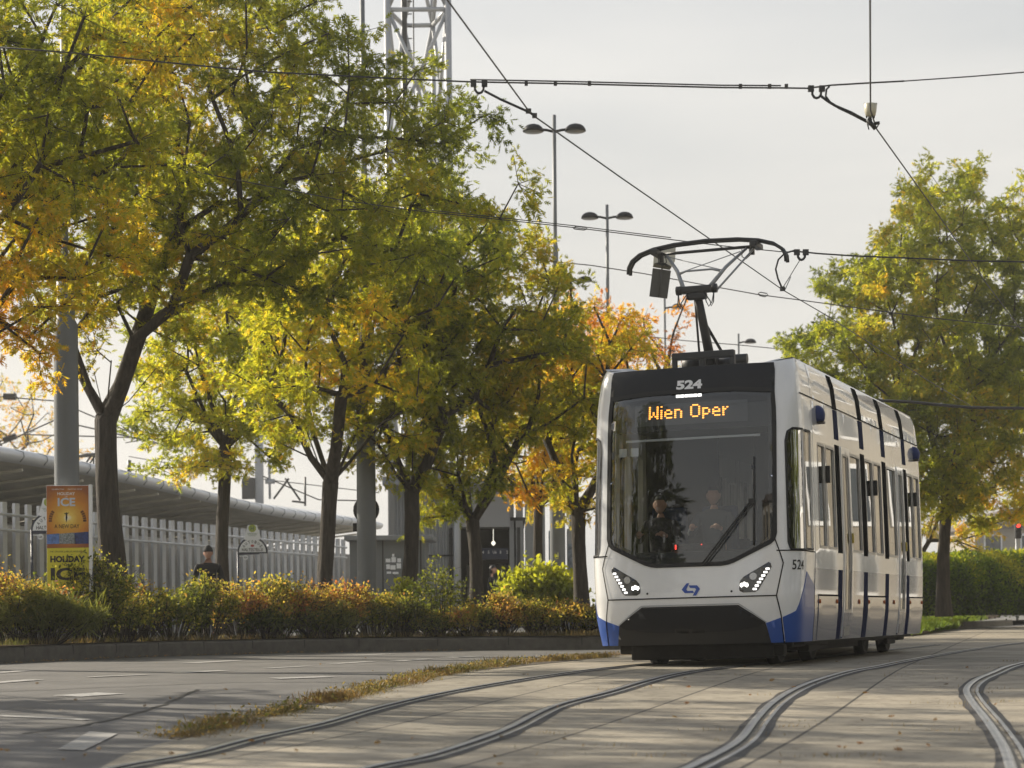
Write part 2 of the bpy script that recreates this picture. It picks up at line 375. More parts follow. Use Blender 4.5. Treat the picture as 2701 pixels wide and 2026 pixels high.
# smooth
for _ in range(3): KD = [KD[0]] + [tuple((Vector(KD[i - 1]) + Vector(KD[i]) * 2 + Vector(KD[i + 1])) / 4) for i in range(1, len(KD) - 1)] + [KD[-1]]
mb = MB(); prof = [(-.02, -.1), (-.005, .20), (.02, .225), (.20, .232), (.22, .1)]; rows = [offs(KD, p[0]) for p in prof]
V = [(rows[j][i].x, rows[j][i].y, prof[j][1] + G(rows[j][i].y)) for i in range(len(KD)) for j in range(len(prof))]
m_ = len(prof); mb.add(V, [(i * m_ + j, i * m_ + j + 1, (i + 1) * m_ + j + 1, (i + 1) * m_ + j) for i in range(len(KD) - 1) for j in range(m_ - 1)])
acc = 0.
for i in range(len(KD) - 1):
    a_, b_ = Vector(KD[i]), Vector(KD[i + 1]); L = (b_ - a_).length; t_ = (b_ - a_) / L; acc += L
    if acc > 1.0: acc = 0.; mb.box((a_.x, a_.y, .10 + G(a_.y)), (.014, .022, .235), (Vector((t_.x, t_.y, 0)), Vector((-t_.y, t_.x, 0)), Vector((0, 0, 1))), 1)
tag(mb.build('kerb', [M['kerb'], M['raildark']]), kind='structure')
# mound of the right-hand verge
ve = [ong(2390, 1690), ong(2430, 1676), ong(2560, 1655), ong(2640, 1639)]
VG = [(ve[0].x - 1.2, ve[0].y - .5), (ve[1].x, ve[1].y), (ve[2].x, ve[2].y), (ve[3].x, ve[3].y), (40, 175), (36, 178), (24, 140), (10, 92), (6.5, 60)]
def zv(x, y):
    e = min(math.hypot(x - (a[0] + (b[0] - a[0]) * k / 6), y - (a[1] + (b[1] - a[1]) * k / 6)) for a, b in zip(VG, VG[1:5]) for k in range(7)); return .02 + .5 * min(1, e / 6.)
WS_ = [(470, 1953), (560, 1929), (680, 1899), (900, 1846), (1200, 1776), (1560, 1739), (1560, 1733), (1200, 1767), (900, 1834), (680, 1884), (560, 1912), (440, 1945)]
tag(sheet('soil_strip', [(ong(*p).x, ong(*p).y) for p in WS_], .004, mat('strip_soil', (.075, .06, .042), .95, var=.4, vscale=9, bump=.5, bscale=30), 1.0), kind='structure')
tag(sheet('road_patch', [(ong(*p).x, ong(*p).y) for p in ((150, 1978), (222, 1980), (310, 1936), (236, 1930))], .003, mat('patch_concrete', (.30, .29, .27), .8, var=.25, vscale=5), 1.0), kind='structure')
# ------------------------------------------------------------------ grooved rails
RAILS = [
 ("leftmost grooved tram rail leading under the left wheels of the tram", [(200, 2060), (330, 2026), (519, 1992), (671, 1952), (854, 1912), (1001, 1870), (1160, 1833), (1350, 1799), (1490, 1778), (1600, 1764), (1735, 1750)]),
 ("second grooved tram rail from the left, leading under the right wheels of the tram", [(880, 2060), (1001, 2026), (1129, 2001), (1240, 1967), (1350, 1926), (1472, 1866), (1613, 1828), (1716, 1797), (1814, 1775), (1985, 1754)]),
 ("S-curved shiny tram rail crossing the ground right of the tram nose", [(1760, 2060), (1845, 2026), (1961, 1961), (2010, 1900), (2058, 1851), (2132, 1809), (2236, 1775), (2315, 1760), (2388, 1745), (2529, 1720), (2651, 1702), (2760, 1690)]),
 ("tightly bent tram rail at the right edge of the concrete track", [(2700, 2070), (2688, 2026), (2663, 1968), (2620, 1906), (2575, 1851), (2562, 1821), (2584, 1797), (2630, 1776), (2701, 1751), (2850, 1722)])]
def catmull(P, n=8):
    P = [2 * P[0] - P[1]] + P + [2 * P[-1] - P[-2]]; out = []
    for i in range(1, len(P) - 2):
        for k in range(n):
            t = k / n; a, b, c, d = P[i - 1], P[i], P[i + 1], P[i + 2]
            out.append(.5 * ((2 * b) + (c - a) * t + (2 * a - 5 * b + 4 * c - d) * t * t + (3 * b - a - 3 * c + d) * t ** 3))
    out.append(P[-2]); return out
AX = Vector((math.sin(math.atan(2046 / 5544)), math.cos(math.atan(2046 / 5544)), 0))
for i, (lab, pp) in enumerate(RAILS):
    P = [ong(*p) for p in pp]
    if i < 2:
        P += [P[-1] + AX * k for k in (3, 7, 14)]
    P = [Vector((p.x, p.y)) for p in P]; C = catmull(P); D = Vector
    prof = [(-.115, .003, 1), (-.075, .006, 1), (-.070, .012, 0), (-.012, .014, 0), (-.008, -.002, 1), (.032, -.002, 1), (.036, .010, 0), (.062, .010, 0), (.068, .006, 1), (.108, .003, 1)]
    rows = [offs([tuple(c) for c in C], -p[0]) for p in prof]; mb = MB(); V = []
    for k in range(len(C)):
        for j, p in enumerate(prof):
            q = rows[j][k]; w = p[0]
            if j in (0, 9): q = q + (q - rows[j - 1 if j else 1][k]).normalized() * (.05 * noise.noise(Vector((q.x * 1.3, q.y * 1.3, i * 7.))) * .6) 
            V.append((q.x, q.y, G(q.y) + p[1]))
    m_ = len(prof); off = len(mb.v); mb.v = V
    for k in range(len(C) - 1):
        for j in range(m_ - 1):
            mb.f.append((k * m_ + j, k * m_ + j + 1, (k + 1) * m_ + j + 1, (k + 1) * m_ + j)); mb.sm.append(True)
            mb.m.append(0 if j in (2, 6) else 1)
    o = mb.build('tram_rail', [M['railtop'], M['raildark']]); tag(o, lab, 'rail', 'grooved tram rails in the concrete')
# ------------------------------------------------------------------ white dashes painted on the asphalt
M['paint'] = mat('road_paint', (.36, .35, .33), .75, var=.45, vscale=14)
DASH = [((12, 1775), (92, 1769), .22), ((-10, 1803), (118, 1793), .22), ((250, 1786), (398, 1780), .16), ((525, 1749), (655, 1742), .30), ((497, 1775), (622, 1768), .24), ((215, 1838), (332, 1830), .38),
        ((740, 1791), (888, 1786), .30), ((718, 1763), (826, 1757), .16), ((897, 1751), (995, 1745), .22), ((952, 1729), (1050, 1725), .30), ((1065, 1744), (1148, 1738), .22), ((1200, 1735), (1275, 1731), .26), ((1195, 1761), (1295, 1757), .2),
        ((-20, 1889), (222, 1900), .10)]
for a, b, w in DASH:
    A, B = ong(*a), ong(*b); t = (B - A); t.z = 0; t.normalize(); q = Vector((-t.y, t.x, 0)) * w
    mb = MB(); V = []; n = 12
    for k in range(n + 1):
        for jj in range(4):
            e = .03 * noise.noise(Vector((k * .9, jj * 3.1, a[0]))) if jj in (0, 3) else 0
            p = A.lerp(B, k / n) + q * (jj / 3 + e); V.append((p.x, p.y, G(p.y) + .002))
    mb.add(V, [(k * 4 + j, (k + 1) * 4 + j, (k + 1) * 4 + j + 1, k * 4 + j + 1) for k in range(n) for j in range(3)])
    tag(mb.build('road_marking', M['paint']), kind='structure')

M['tar'] = mat('tar_seam', (.03, .029, .028), .6)
for i, P in enumerate(([(-20, 1825), (300, 1812), (620, 1800), (900, 1800), (1000, 1806)], [(420, 1752), (800, 1744), (1200, 1746), (1430, 1742)], [(60, 1935), (260, 1905), (420, 1862), (520, 1818)])):
    C = catmull([ong(*p) for p in P], 10); C = [Vector((p.x + .05 * noise.noise(Vector((k * .6, i, 0))), p.y + .10 * noise.noise(Vector((k * .5, i, 5))))) for k, p in enumerate(C)]
    A_, B_ = offs([tuple(c) for c in C], .018 + .0 * i), offs([tuple(c) for c in C], -.018); mb = MB(); V = []
    for a_, b_ in zip(A_, B_): V += [(a_.x, a_.y, G(a_.y) + .001), (b_.x, b_.y, G(b_.y) + .001)]
    mb.add(V, [(2 * k, 2 * k + 1, 2 * k + 3, 2 * k + 2) for k in range(len(C) - 1)]); tag(mb.build('road_seam', M['tar']), kind='structure')

# ------------------------------------------------------------------ the tram
TH = math.atan(2046 / 5544.); RO = .0175
dv = Vector((math.sin(TH), math.cos(TH), 0)); nv = Vector((math.cos(TH), -math.sin(TH), 0)); TC = Vector((2.08, 24.5, 0))
tram = empty('tram', (0, 0, 0), 0, "white and blue low-floor tram with a dark windscreen and raised pantograph", 'tram')
xa = nv * math.cos(RO) + Vector((0, 0, math.sin(RO))); za = nv * -math.sin(RO) + Vector((0, 0, math.cos(RO)))
tram.matrix_world = Matrix(((xa.x, dv.x, za.x, TC.x), (xa.y, dv.y, za.y, TC.y), (xa.z, dv.z, za.z, TC.z), (0, 0, 0, 1)))
ZS = [.24, .6, 1.3, 2.0, 2.8, 3.15, 3.45, 3.62]; SS = [1.209, 1.257, 1.287, 1.277, 1.262, 1.245, 1.21, 1.15]
ZT = [.24, .5, .8, 1.2, 2., 3.1, 3.5, 3.62]; TT = [.10, .03, 0., .03, .10, .22, .31, .40]
NS, TS = 3.5, .55
_ph = np.linspace(0, math.pi / 2, 600); _ps = 1.25 * np.sin(_ph) ** (2 / NS); _pt = TS - TS * np.cos(_ph) ** (2 / NS)
_U = np.concatenate([[0], np.cumsum(np.hypot(np.diff(_ps), np.diff(_pt)))]); UC = float(_U[-1])
def skin0(u, z):
    a = abs(u)
    if a < UC: s, t = float(np.interp(a, _U, _ps)), float(np.interp(a, _U, _pt))
    else: s, t = 1.25, TS + a - UC
    s *= float(np.interp(z, ZS, SS)) / 1.25; t += float(np.interp(z, ZT, TT)) * max(0., 1 - t / 3)
    return Vector((s if u >= 0 else -s, t, z))
def skin(u, z, off=0.):
    p = skin0(u, z)
    if off:
        e = .012; du = skin0(u + e, z) - skin0(u - e, z); dz = skin0(u, z + e) - skin0(u, z - e)
        p = p + du.cross(dz).normalized() * off
    return p
def ut(t): return UC + t - TS
def patch(name, poly, m, holes=(), off=.004, step=.1, edge=.05, depth=.012, parent=tram, mats=None):
    """a panel of the body: an outline in (u along the skin, z), laid on the skin with a rim of its own"""
    V, Fc = fill2d(poly, holes, step, edge, True)
    P = [skin(u, z, off) for u, z in V]; mb = MB()
    if Fc:
        i, j, k = Fc[0][:3]; nn = (P[j] - P[i]).cross(P[k] - P[i]); c = V[i]
        if nn.dot(skin(c[0], c[1], .1) - skin(c[0], c[1])) < 0: Fc = [f[::-1] for f in Fc]
    mb.add(P, Fc, 0, True)
    if depth:
        cnt = {}
        for f in Fc:
            for a, b in zip(f, f[1:] + f[:1]): cnt[(a, b)] = 1
        B = [(a, b) for (a, b) in cnt if (b, a) not in cnt]
        idx = {}; vs = []
        for a, b in B:
            for q in (a, b):
                if q not in idx: idx[q] = len(vs); vs += [P[q], skin(V[q][0], V[q][1], off - depth)]
        mb.add(vs, [(idx[b], idx[a], idx[a] + 1, idx[b] + 1) for a, b in B], 0, False)
    return mb.build(name, mats or m, parent)
def rect(u0, u1, z0, z1, r=.04):
    out = []
    for cx, cy, a0 in ((u1 - r, z1 - r, 0), (u0 + r, z1 - r, 90), (u0 + r, z0 + r, 180), (u1 - r, z0 + r, 270)):
        for k in range(4): q = R_(a0 + k * 30); out.append((cx + r * math.cos(q), cy + r * math.sin(q)))
    return out
def mir(P): return [(-x, y) for x, y in P][::-1]
def sym(P): return P + mir(P)[0:]
END = ut(8.85)
WS = [(0, 3.24), (-.55, 3.235), (-.99, 3.20), (-1.0, 3.0), (-.985, 1.53), (-.965, 1.46), (-.93, 1.425), (-.52, 1.222), (-.45, 1.20), (-.38, 1.19)]
WS = WS + [(-x, y) for x, y in WS[:0:-1]]
ZW0, ZW1 = 1.39, 2.64
PANES = [(1.26, 1.70), (1.78, 2.30), (3.34, 4.0), (4.38, 4.92), (5.0, 5.54), (5.98, 6.67), (7.68, 8.18), (8.26, 8.74)]
LEAFP = [(2.80, 3.20), (6.86, 7.24)]
cabw = [(1.17, 1.335), (1.14, 1.42), (1.125, 2.6), (1.15, 2.71), (1.22, 2.75), (1.47, 2.75), (1.50, 1.335)]
cabw2 = rect(1.535, 1.90, 1.345, 2.75, .03)
holesR = [cabw, cabw2] + [rect(ut(a), ut(b), ZW0, ZW1) for a, b in PANES] + [rect(ut(a), ut(b), .62, 2.6) for a, b in LEAFP]
holesL = [mir(h) for h in holesR]
def ztop(u): a = abs(u); return 3.535 if a < 1.04 else (3.535 + (a - 1.04) / .35 * .075 if a < 1.39 else 3.61)
top = [(x, ztop(x)) for x in [END, 5, 2.4, 1.6, 1.39, 1.3, 1.2, 1.1, 1.04, .5, 0, -.5, -1.04, -1.1, -1.2, -1.3, -1.39, -1.6, -2.4, -5, -END]]
body = patch('body_shell', [(-END, .275), (END, .275)] + top, M['white'], holes=[WS] + holesR + holesL, off=0, step=.11, edge=.06, depth=.05)
# blue lower paint, front corners and sides
bl = [(.955, .262), (1.115, .262), (1.118, .30), (1.07, .55), (.895, .49)]
for s in (0, 1):
    f = mir if s else (lambda P: P)
    patch('blue_skirt', f(bl), M['blue'], off=.007)
    patch('corner_skirt', f([(1.13, .262), (2.0, .262), (2.0, .92), (1.56, 1.08), (1.42, .86), (1.26, .625), (1.085, .555)]), M['blue'], off=.006, step=.12)
    patch('side_band', f([(2.02, .262), (END - .01, .262), (END - .01, 1.13), (2.02, 1.13)]), M['blueside'], holes=[f(rect(ut(a), ut(b), .62, 2.6)) for a, b in LEAFP], off=.006, step=.16)
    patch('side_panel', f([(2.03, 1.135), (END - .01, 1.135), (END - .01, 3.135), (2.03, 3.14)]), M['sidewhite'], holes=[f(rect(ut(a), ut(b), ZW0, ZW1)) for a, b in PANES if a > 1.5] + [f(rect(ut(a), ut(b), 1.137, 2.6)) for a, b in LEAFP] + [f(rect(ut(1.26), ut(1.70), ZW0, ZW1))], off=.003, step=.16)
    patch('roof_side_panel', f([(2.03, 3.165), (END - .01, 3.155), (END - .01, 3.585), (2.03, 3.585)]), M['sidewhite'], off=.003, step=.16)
# seams of the front mask
def strip(name, P, w, m, off=.008, parent=tram, closed=False):
    mb = MB(); P = dens(P + ([P[0]] if closed else []), .03) if False else P
    Q = []
    for i in range(len(P) - 1):
        a, b = Vector(P[i]), Vector(P[i + 1]); n = max(1, int((b - a).length / .03))
        for k in range(n): Q.append(a.lerp(b, k / n))
    Q.append(Vector(P[-1])); vs = []
    for i in range(len(Q)):
        t = (Q[min(i + 1, len(Q) - 1)] - Q[max(i - 1, 0)]).normalized(); nn = Vector((-t.y, t.x)) * (w / 2)
        vs += [skin(Q[i].x + nn.x, Q[i].y + nn.y, off), skin(Q[i].x - nn.x, Q[i].y - nn.y, off)]
    mb.add(vs, [(2 * i, 2 * i + 1, 2 * i + 3, 2 * i + 2) for i in range(len(Q) - 1)]); return mb, (name, m, parent)
def strips(name, L, w, m, off=.008, parent=tram):
    al = MB()
    for P in L:
        mb, _ = strip(name, P, w, m, off); al.add(mb.v, mb.f)
    return al.build(name, m, parent)
SE = [(.985, 1.46), (1.08, 1.18), (1.012, .805), (1.07, .55), (1.112, .262)]
strips('panel_seam', [SE, mir(SE), [(-1.012, .805), (1.012, .805)], [(1.0, 1.325), (1.98, 1.318)], [(-1.0, 1.325), (-1.98, 1.318)],
       [(1.98, 1.318), (2.01, .27)], [(-1.98, 1.318), (-2.01, .27)], [(1.38, 3.176), (END, 3.145)], [(-1.38, 3.176), (-END, 3.145)]], .013, M['seam'])
# windscreen, black header and what is behind the glass
M['wsglass'] = glassmat('windscreen_glass', (.80, .83, .83), 0., 1.52, 2.1)
M['sideglass'] = glassmat('side_glass', (.36, .38, .37), .0, 1.5, 1.7)
ws = patch('windscreen', WS, M['wsglass'], off=-.004, step=.12, depth=0)
strips('windscreen_border', [[(x * .972, 1.19 + (z - 1.19) * .98 + .015) for x, z in WS + [WS[0]]]], .085, M['black'], -.008)
strips('windscreen_gasket', [WS + [WS[0]]], .05, M['rubber'], .011)
hd = [(-1.045, 3.53), (-1.015, 3.15), (-.985, 3.15), (-.97, 3.205), (-.5, 3.243), (0, 3.25), (.5, 3.243), (.97, 3.205), (.985, 3.15), (1.015, 3.15), (1.045, 3.53)]
hdr = patch('header_panel', hd[::-1], M['blackgloss'], off=.01, step=.12)
def text_skin(name, txt, u0, u1, z0, z1, m, off, parent, bold=.02):
    V, P = text_fit(txt, u0, u1, z0, z1, bold); mb = MB(); mb.add([skin(u, z, off) for u, z in V], P); return mb.build(name, m, parent)
text_skin('fleet_number', '524', -.165, .155, 3.262, 3.372, M['silver'], .014, hdr, .05)
ml = MB()
for k in range(6):
    u = -.142 + k * .0535
    ml.add([skin(u + a, z, .006) for a, z in ((-.023, 3.168), (.023, 3.168), (.023, 3.203), (-.023, 3.203))], [(0, 1, 2, 3)])
ml.build('marker_light', M['led'], hdr)
dk = patch('display_surround', [(-.985, 2.79), (.985, 2.79), (.975, 3.22), (-.975, 3.22)], M['black'], off=-.06, step=.15, depth=0)
M['dispgrey'] = mat('display_panel', (.06, .062, .066), .5)
dp = patch('destination_display', [(-.69, 2.86), (.69, 2.86), (.69, 3.12), (-.69, 3.12)], M['dispgrey'], off=-.05, step=.2, depth=0)
GL = {'W': ["10001", "10001", "10001", "10101", "10101", "11011", "10001"], 'i': ["1", "0", "1", "1", "1", "1", "1"], 'e': ["0000", "0000", "0110", "1001", "1111", "1000", "0111"],
      'n': ["0000", "0000", "1110", "1001", "1001", "1001", "1001"], ' ': ["00"] * 7, 'O': ["01110", "10001", "10001", "10001", "10001", "10001", "01110"],
      'p': ["0000", "0000", "1110", "1001", "1001", "1110", "1000", "1000"], 'r': ["000", "000", "101", "110", "100", "100", "100"]}
x = -.50; cw = .0243; rh = .0225
for ch in 'Wien Oper':
    mb = MB()
    for rw, line in enumerate(GL[ch]):
        for cl, b in enumerate(line):
            if b == '1':
                u = x + cl * cw; z = 3.082 - rw * rh
                mb.add([skin(u + a, z + bb, -.046) for a, bb in ((-.0113, -.0072), (.0113, -.0072), (.0113, .0072), (-.0113, .0072))], [(0, 1, 2, 3)])
    x += (len(GL[ch][0]) + 1) * cw
    if mb.v: mb.build('amber_letter', M['amber'], dp)
M['palegrey'] = mat('pale_grey_trim', (.42, .43, .43), .5)
patch('sun_blind', [(-.82, 2.685), (.83, 2.685), (.83, 2.71), (-.82, 2.71)], M['palegrey'], off=-.09, step=.3, depth=.02)
patch('window_sticker', [(-.87, 2.50), (-.77, 2.50), (-.77, 2.60), (-.87, 2.60)], M['palegrey'], off=-.012, step=.3, depth=0)
patch('window_sticker', [(-.72, 2.50), (-.62, 2.50), (-.62, 2.60), (-.72, 2.60)], M['palegrey'], off=-.012, step=.3, depth=0)
# headlights
hl = [(.915, 1.195), (.94, 1.178), (.95, 1.14), (.81, .875), (.77, .851), (.635, .848), (.592, .87), (.586, .90), (.597, .985), (.635, 1.03)]
M['hlhouse'] = mat('headlight_housing', (.035, .035, .034), .25, coat=.8)
M['reflector'] = mat('lamp_reflector', (.4, .4, .4), .25, metal=.8)
for s in (0, 1):
    f = mir if s else (lambda P: P); sg = -1 if s else 1
    h = patch('headlight', f(hl[::-1]), M['hlhouse'], off=.006, step=.06, edge=.03)
    mb = MB()
    for k in range(7):
        u = .905 + (.765 - .905) * k / 6; z = 1.115 + (.885 - 1.115) * k / 6
        mb.add([skin(sg * (u + a), z + b, .013) for a, b in ((-.023, -.008), (-.018, -.0125), (.018, -.0125), (.023, -.008), (.023, .008), (.018, .0125), (-.018, .0125), (-.023, .008))], [tuple(range(8)) if sg > 0 else tuple(range(8))[::-1]])
    mb.build('light_strip', M['led'], h)
    mb = MB(); mb.add([skin(sg * .745 + .042 * math.cos(q), 1.033 + .042 * math.sin(q), .012) for q in np.linspace(0, 2 * math.pi, 18, False)], [tuple(range(18))]); mb.build('high_beam', M['reflector'], h)
    mb = MB()
    for k in (-1, 0, 1): mb.add([skin(sg * .645 + k * .03 + .017 * math.cos(q), .934 + .024 * math.sin(q) + (.012 if k == 0 else 0), .013) for q in np.linspace(0, 2 * math.pi, 12, False)], [tuple(range(12))])
    mb.build('low_beam', mat('bright_beam', (1, 1, 1), .3, emit=(1, .98, .9), es=3.5), h)
# emblem: two hooked blue bars
lg = lambda P: [(.02 + x, z) for x, z in P]
mb = MB()
def fill_skin(mb, poly, off, mi=0):
    V, Fc = fill2d(poly, (), .05, .05); mb.add([skin(u, z, off) for u, z in V], Fc, mi)
LZ = [(-.047, .975), (-.016, .975), (-.052, .902), (-.038, .886), (.028, .886), (.040, .860), (-.070, .860), (-.107, .902)]
L7 = [(-.022, .950), (.075, .948), (.110, .905), (.064, .828), (.024, .828), (.064, .900), (.052, .916), (-.010, .920)]
fill_skin(mb, lg(LZ), .008); fill_skin(mb, lg(L7), .008)
mb.build('emblem', mat('emblem_blue', (.03, .08, .36), .35), tram)
for u in (-.5, .5):
    mb = MB(); mb.add([skin(u + .013 * math.cos(q), .866 + .013 * math.sin(q), .008) for q in np.linspace(0, 2 * math.pi, 10, False)], [tuple(range(10))]); mb.build('tow_cap', M['black'], tram)
# bumper
bp = [(-.575, .707), (-.888, .50), (-.96, .262), (.96, .262), (.888, .50), (.575, .707)]
bu = patch('bumper', bp, M['black'], off=.012, step=.1)
ins = [(-.56, .695), (-.872, .498), (-.80, .455), (-.53, .415), (0, .40), (.53, .415), (.80, .455), (.872, .498), (.56, .695)]
patch('bumper_insert', ins, M['blackgloss'], off=.03, step=.1, depth=.02, parent=bu)
strips('bumper_trim', [[(-.90, .50), (-.58, .722), (.58, .722), (.90, .50)]], .012, M['palegrey'], .008)
patch('coupler_flap', rect(-.16, .18, .615, .655, .012), M['blackgloss'], off=.036, step=.1, parent=bu)
# wipers
def spts(P, off): return [skin(u, z, off) for u, z in P]
mb = MB(); mb.tube(spts([(.165, 1.19), (.3, 1.36), (.5, 1.62), (.725, 1.90)], .05), .011, 6); mb.tube(spts([(.20, 1.19), (.34, 1.36), (.54, 1.62), (.745, 1.88)], .05), .009, 6)
wp = mb.build('wiper', M['black'], tram)
mb = MB(); mb.tube(spts([(.765, 2.42), (.762, 2.1), (.755, 1.7), (.75, 1.39)], .02), .012, 6); mb.box(skin(.735, 1.90, .045), (.07, .04, .06)); mb.build('wiper_blade', M['black'], wp)
# side windows, doors, stripes
for s in (0, 1):
    f = mir if s else (lambda P: P); sg = -1 if s else 1
    for q, cw_ in enumerate((cabw, cabw2)):
        w = patch('cab_window', f(cw_), M['sideglass'], off=-.01, step=.2, depth=0)
        P = f(cw_); strips('window_seal', [P + [P[0]]], .024, M['rubber'], .007, w)
    for a, b in PANES:
        P = f(rect(ut(a), ut(b), ZW0, ZW1)); w = patch('side_window', P, M['sideglass'], off=-.015, step=.3, depth=0)
        strips('window_frame', [P + [P[0]]], .035, M['frame'], .006, w)
    for a, b in LEAFP:
        dr = patch('door', f(rect(ut(a) - .07, ut(b) + .09, .268, 2.70, .03)), M['white'], holes=[f(rect(ut(a), ut(b), .62, 2.6))], off=.014, step=.2)
        patch('door_skirt', f(rect(ut(a) - .068, ut(b) + .088, .27, .595, .01)), M['blueside'], off=.017, step=.2, parent=dr)
        P = f(rect(ut(a), ut(b), .62, 2.6)); g = patch('door_window', P, M['sideglass'], off=-.005, step=.3, depth=0, parent=dr)
        strips('door_frame', [P + [P[0]], f([(ut(a) + .25, .30), (ut(a) + .25, 2.66)])], .03, M['frame'], .018, dr)
        patch('door_vent', f(rect(ut(a) + .02, ut(b) - .02, .30, .42, .01)), M['frame'], off=.02, step=.3, parent=dr)
        mb = MB(); mb.bbox(skin(sg * (ut(b) + .045), 1.55, .022), (.03, .05, .13), .008); mb.build('door_button', mat('yellow_button', (.45, .33, .02), .4), dr)
    for t in (2.5, 4.2, 5.79, 7.49):
        st = patch('pillar_stripe', f(rect(ut(t) - .13, ut(t) + .13, 1.34, 2.70, .004)), M['seam'], off=.009, step=.2)
        for z0, z1, m in ((.265, 1.13, 'navy'), (2.77, 3.14, 'navy'), (3.155, 3.58, 'seam')):
            patch('stripe_panel', f(rect(ut(t) - .13, ut(t) + .13, z0, z1, .004)), M[m], off=.009, step=.2, parent=st)
    for t0, t1 in ((1.2, 2.35), (4.36, 5.63), (7.65, 8.82)):
        h = patch('skirt_hatch', f(rect(ut(t0), ut(t1),   .27, .80, .01)), M['blueside'], off=.012, step=.25)
        strips('hatch_gap', [f([(ut(t0), .808), (ut(t1), .808)])], .02, M['seam'], .014, h)
        for t in (t0 + .05, t1 - .08):
            mb = MB(); mb.lathe([(.0, .016), (.025, .012), (.03, 0)], 10, skin(sg * ut(t), .735, .013), 0, (Vector((0, 1, 0)), Vector((0, 0, 1)), Vector((sg, 0, 0))))
            mb.build('side_reflector', mat('amber_reflector', (.5, .13, .02), .3), h)
    for t, m in ((3.75, 1), (6.35, 1)):
        mb = MB(); mb.lathe([(.0, .016), (.03, .012), (.034, 0)], 10, skin(sg * ut(t), .735, .008), 0, (Vector((0, 1, 0)), Vector((0, 0, 1)), Vector((sg, 0, 0)))); mb.build('side_reflector', bpy.data.materials['amber_reflector'], tram)
    for t in (1.74, 4.96, 8.22):
        mb = MB(); mb.bbox(skin(sg * ut(t), 2.29, .03), (.055, .055, .21), .012); mb.build('exterior_display', M['black'], tram)
    for t in (1.36, 8.45):
        mb = MB(); bm = bmesh.new(); bmesh.ops.create_uvsphere(bm, u_segments=16, v_segments=10, radius=1)
        base = skin(sg * ut(t), 2.99, 0); vs = []
        for v in bm.verts:
            z = v.co.z; x_ = v.co.x; y_ = v.co.y
            k = 1.0 if z > 0 else 1 + .0 * z; vs.append(base + Vector((x_ * .10 * k, y_ * .10 * k, max(z, -.62) * (.12 if z > 0 else .14))))
        bm.verts.index_update(); mb.add(vs, [[v.index for v in fc.verts] for fc in bm.faces], 0, True); bm.free()
        p = mb.build('camera_pod', M['podblue'], tram); mb = MB(); mb.bbox(base + Vector((sg * .04, 0, -.09)), (.09, .15, .03), .01); mb.build('pod_base', M['black'], p)
text_skin('corner_number', '524', 1.19, 1.40, 1.10, 1.215, M['black_text'], .006, tram, .01)
# roof
mb = MB(); V = []; prof = [(-1.0, 0, 3.61), (-.93, 0, 3.635), (-.80, 0, 3.60), (-.72, 0, 3.52), (.72, 0, 3.52), (.80, 0, 3.60), (.93, 0, 3.635), (1.0, 0, 3.61)]
ts = [.62, .9, 1.4, 3, 5, 7, 8.85]
for t in ts:
    for s, _, z in prof:
        k = 1.157 if abs(s) == 1.0 else 1; fr = .35 if t < .7 else 1; V.append((s * k, t, 3.55 + (z - 3.55) * (fr if abs(s) < .95 else 1) if t < .7 else z))
n_ = len(prof); mb.add(V, [(i * n_ + j, (i + 1) * n_ + j, (i + 1) * n_ + j + 1, i * n_ + j + 1) for i in range(len(ts) - 1) for j in range(n_ - 1)], 0, False)
fr = [skin(u, ztop(u), -.002) for u in np.linspace(-UC - .05, UC + .05, 41)]
mb.add(fr + [Vector(V[j]) for j in range(n_)], [(i, i + 1, 41 + min(n_ - 1, int(i / 40 * (n_ - 1)))) for i in range(40)] + [(int((j + 1) / (n_ - 1) * 40), 41 + j + 1, 41 + j) for j in range(n_ - 1)], 0)
roof = mb.build('roof', mat('roof_grey_paint', (.42, .43, .44), .5, var=.12, vscale=3), tram)
# underframe and bogies
mb = MB(); mb.box((0, 4.9, .30), (2.2, 7.6, .16)); mb.box((0, 4.8, .2), (1.5, 3.0, .16)); mb.bbox((0, 8.75, .22), (1.9, .5, .1), .02); mb.build('underframe', M['grime'], tram)
mb = MB(); mb.bbox((0, .55, .17), (1.75, .12, .19), .03); mb.bbox((-.9, .62, .21), (.25, .2, .12), .03); mb.bbox((.86, .62, .17), (.25, .2, .14), .03); mb.build('lifeguard', M['grime'], tram)
for t in (2.1, 7.5):
    mb = MB(); mb.bbox((0, t, .3), (1.9, 1.2, .12), .03)
    for sx_ in (-.93, .93): mb.bbox((sx_, t, .27), (.1, 2.2, .16), .03); mb.bbox((sx_ * 1.02, t, .17), (.14, .7, .09), .03)
    bg_ = mb.build('bogie', M['grime'], tram)
    for dt in (-.9, .9):
        for sx_ in (-.72, .72):
            mb = MB(); sgn = 1 if sx_ > 0 else -1
            mb.lathe([(0, -.06), (.31, -.06), (.33, -.03), (.31, .0), (.30, .075), (.26, .08), (.24, .055), (.12, .055), (.11, .10), (0, .10)], 28, (sx_, t + dt, .30), 0, (Vector((0, 1, 0)), Vector((0, 0, 1)), Vector((sgn, 0, 0))))
            mb.build('wheel', M['grime'], bg_)
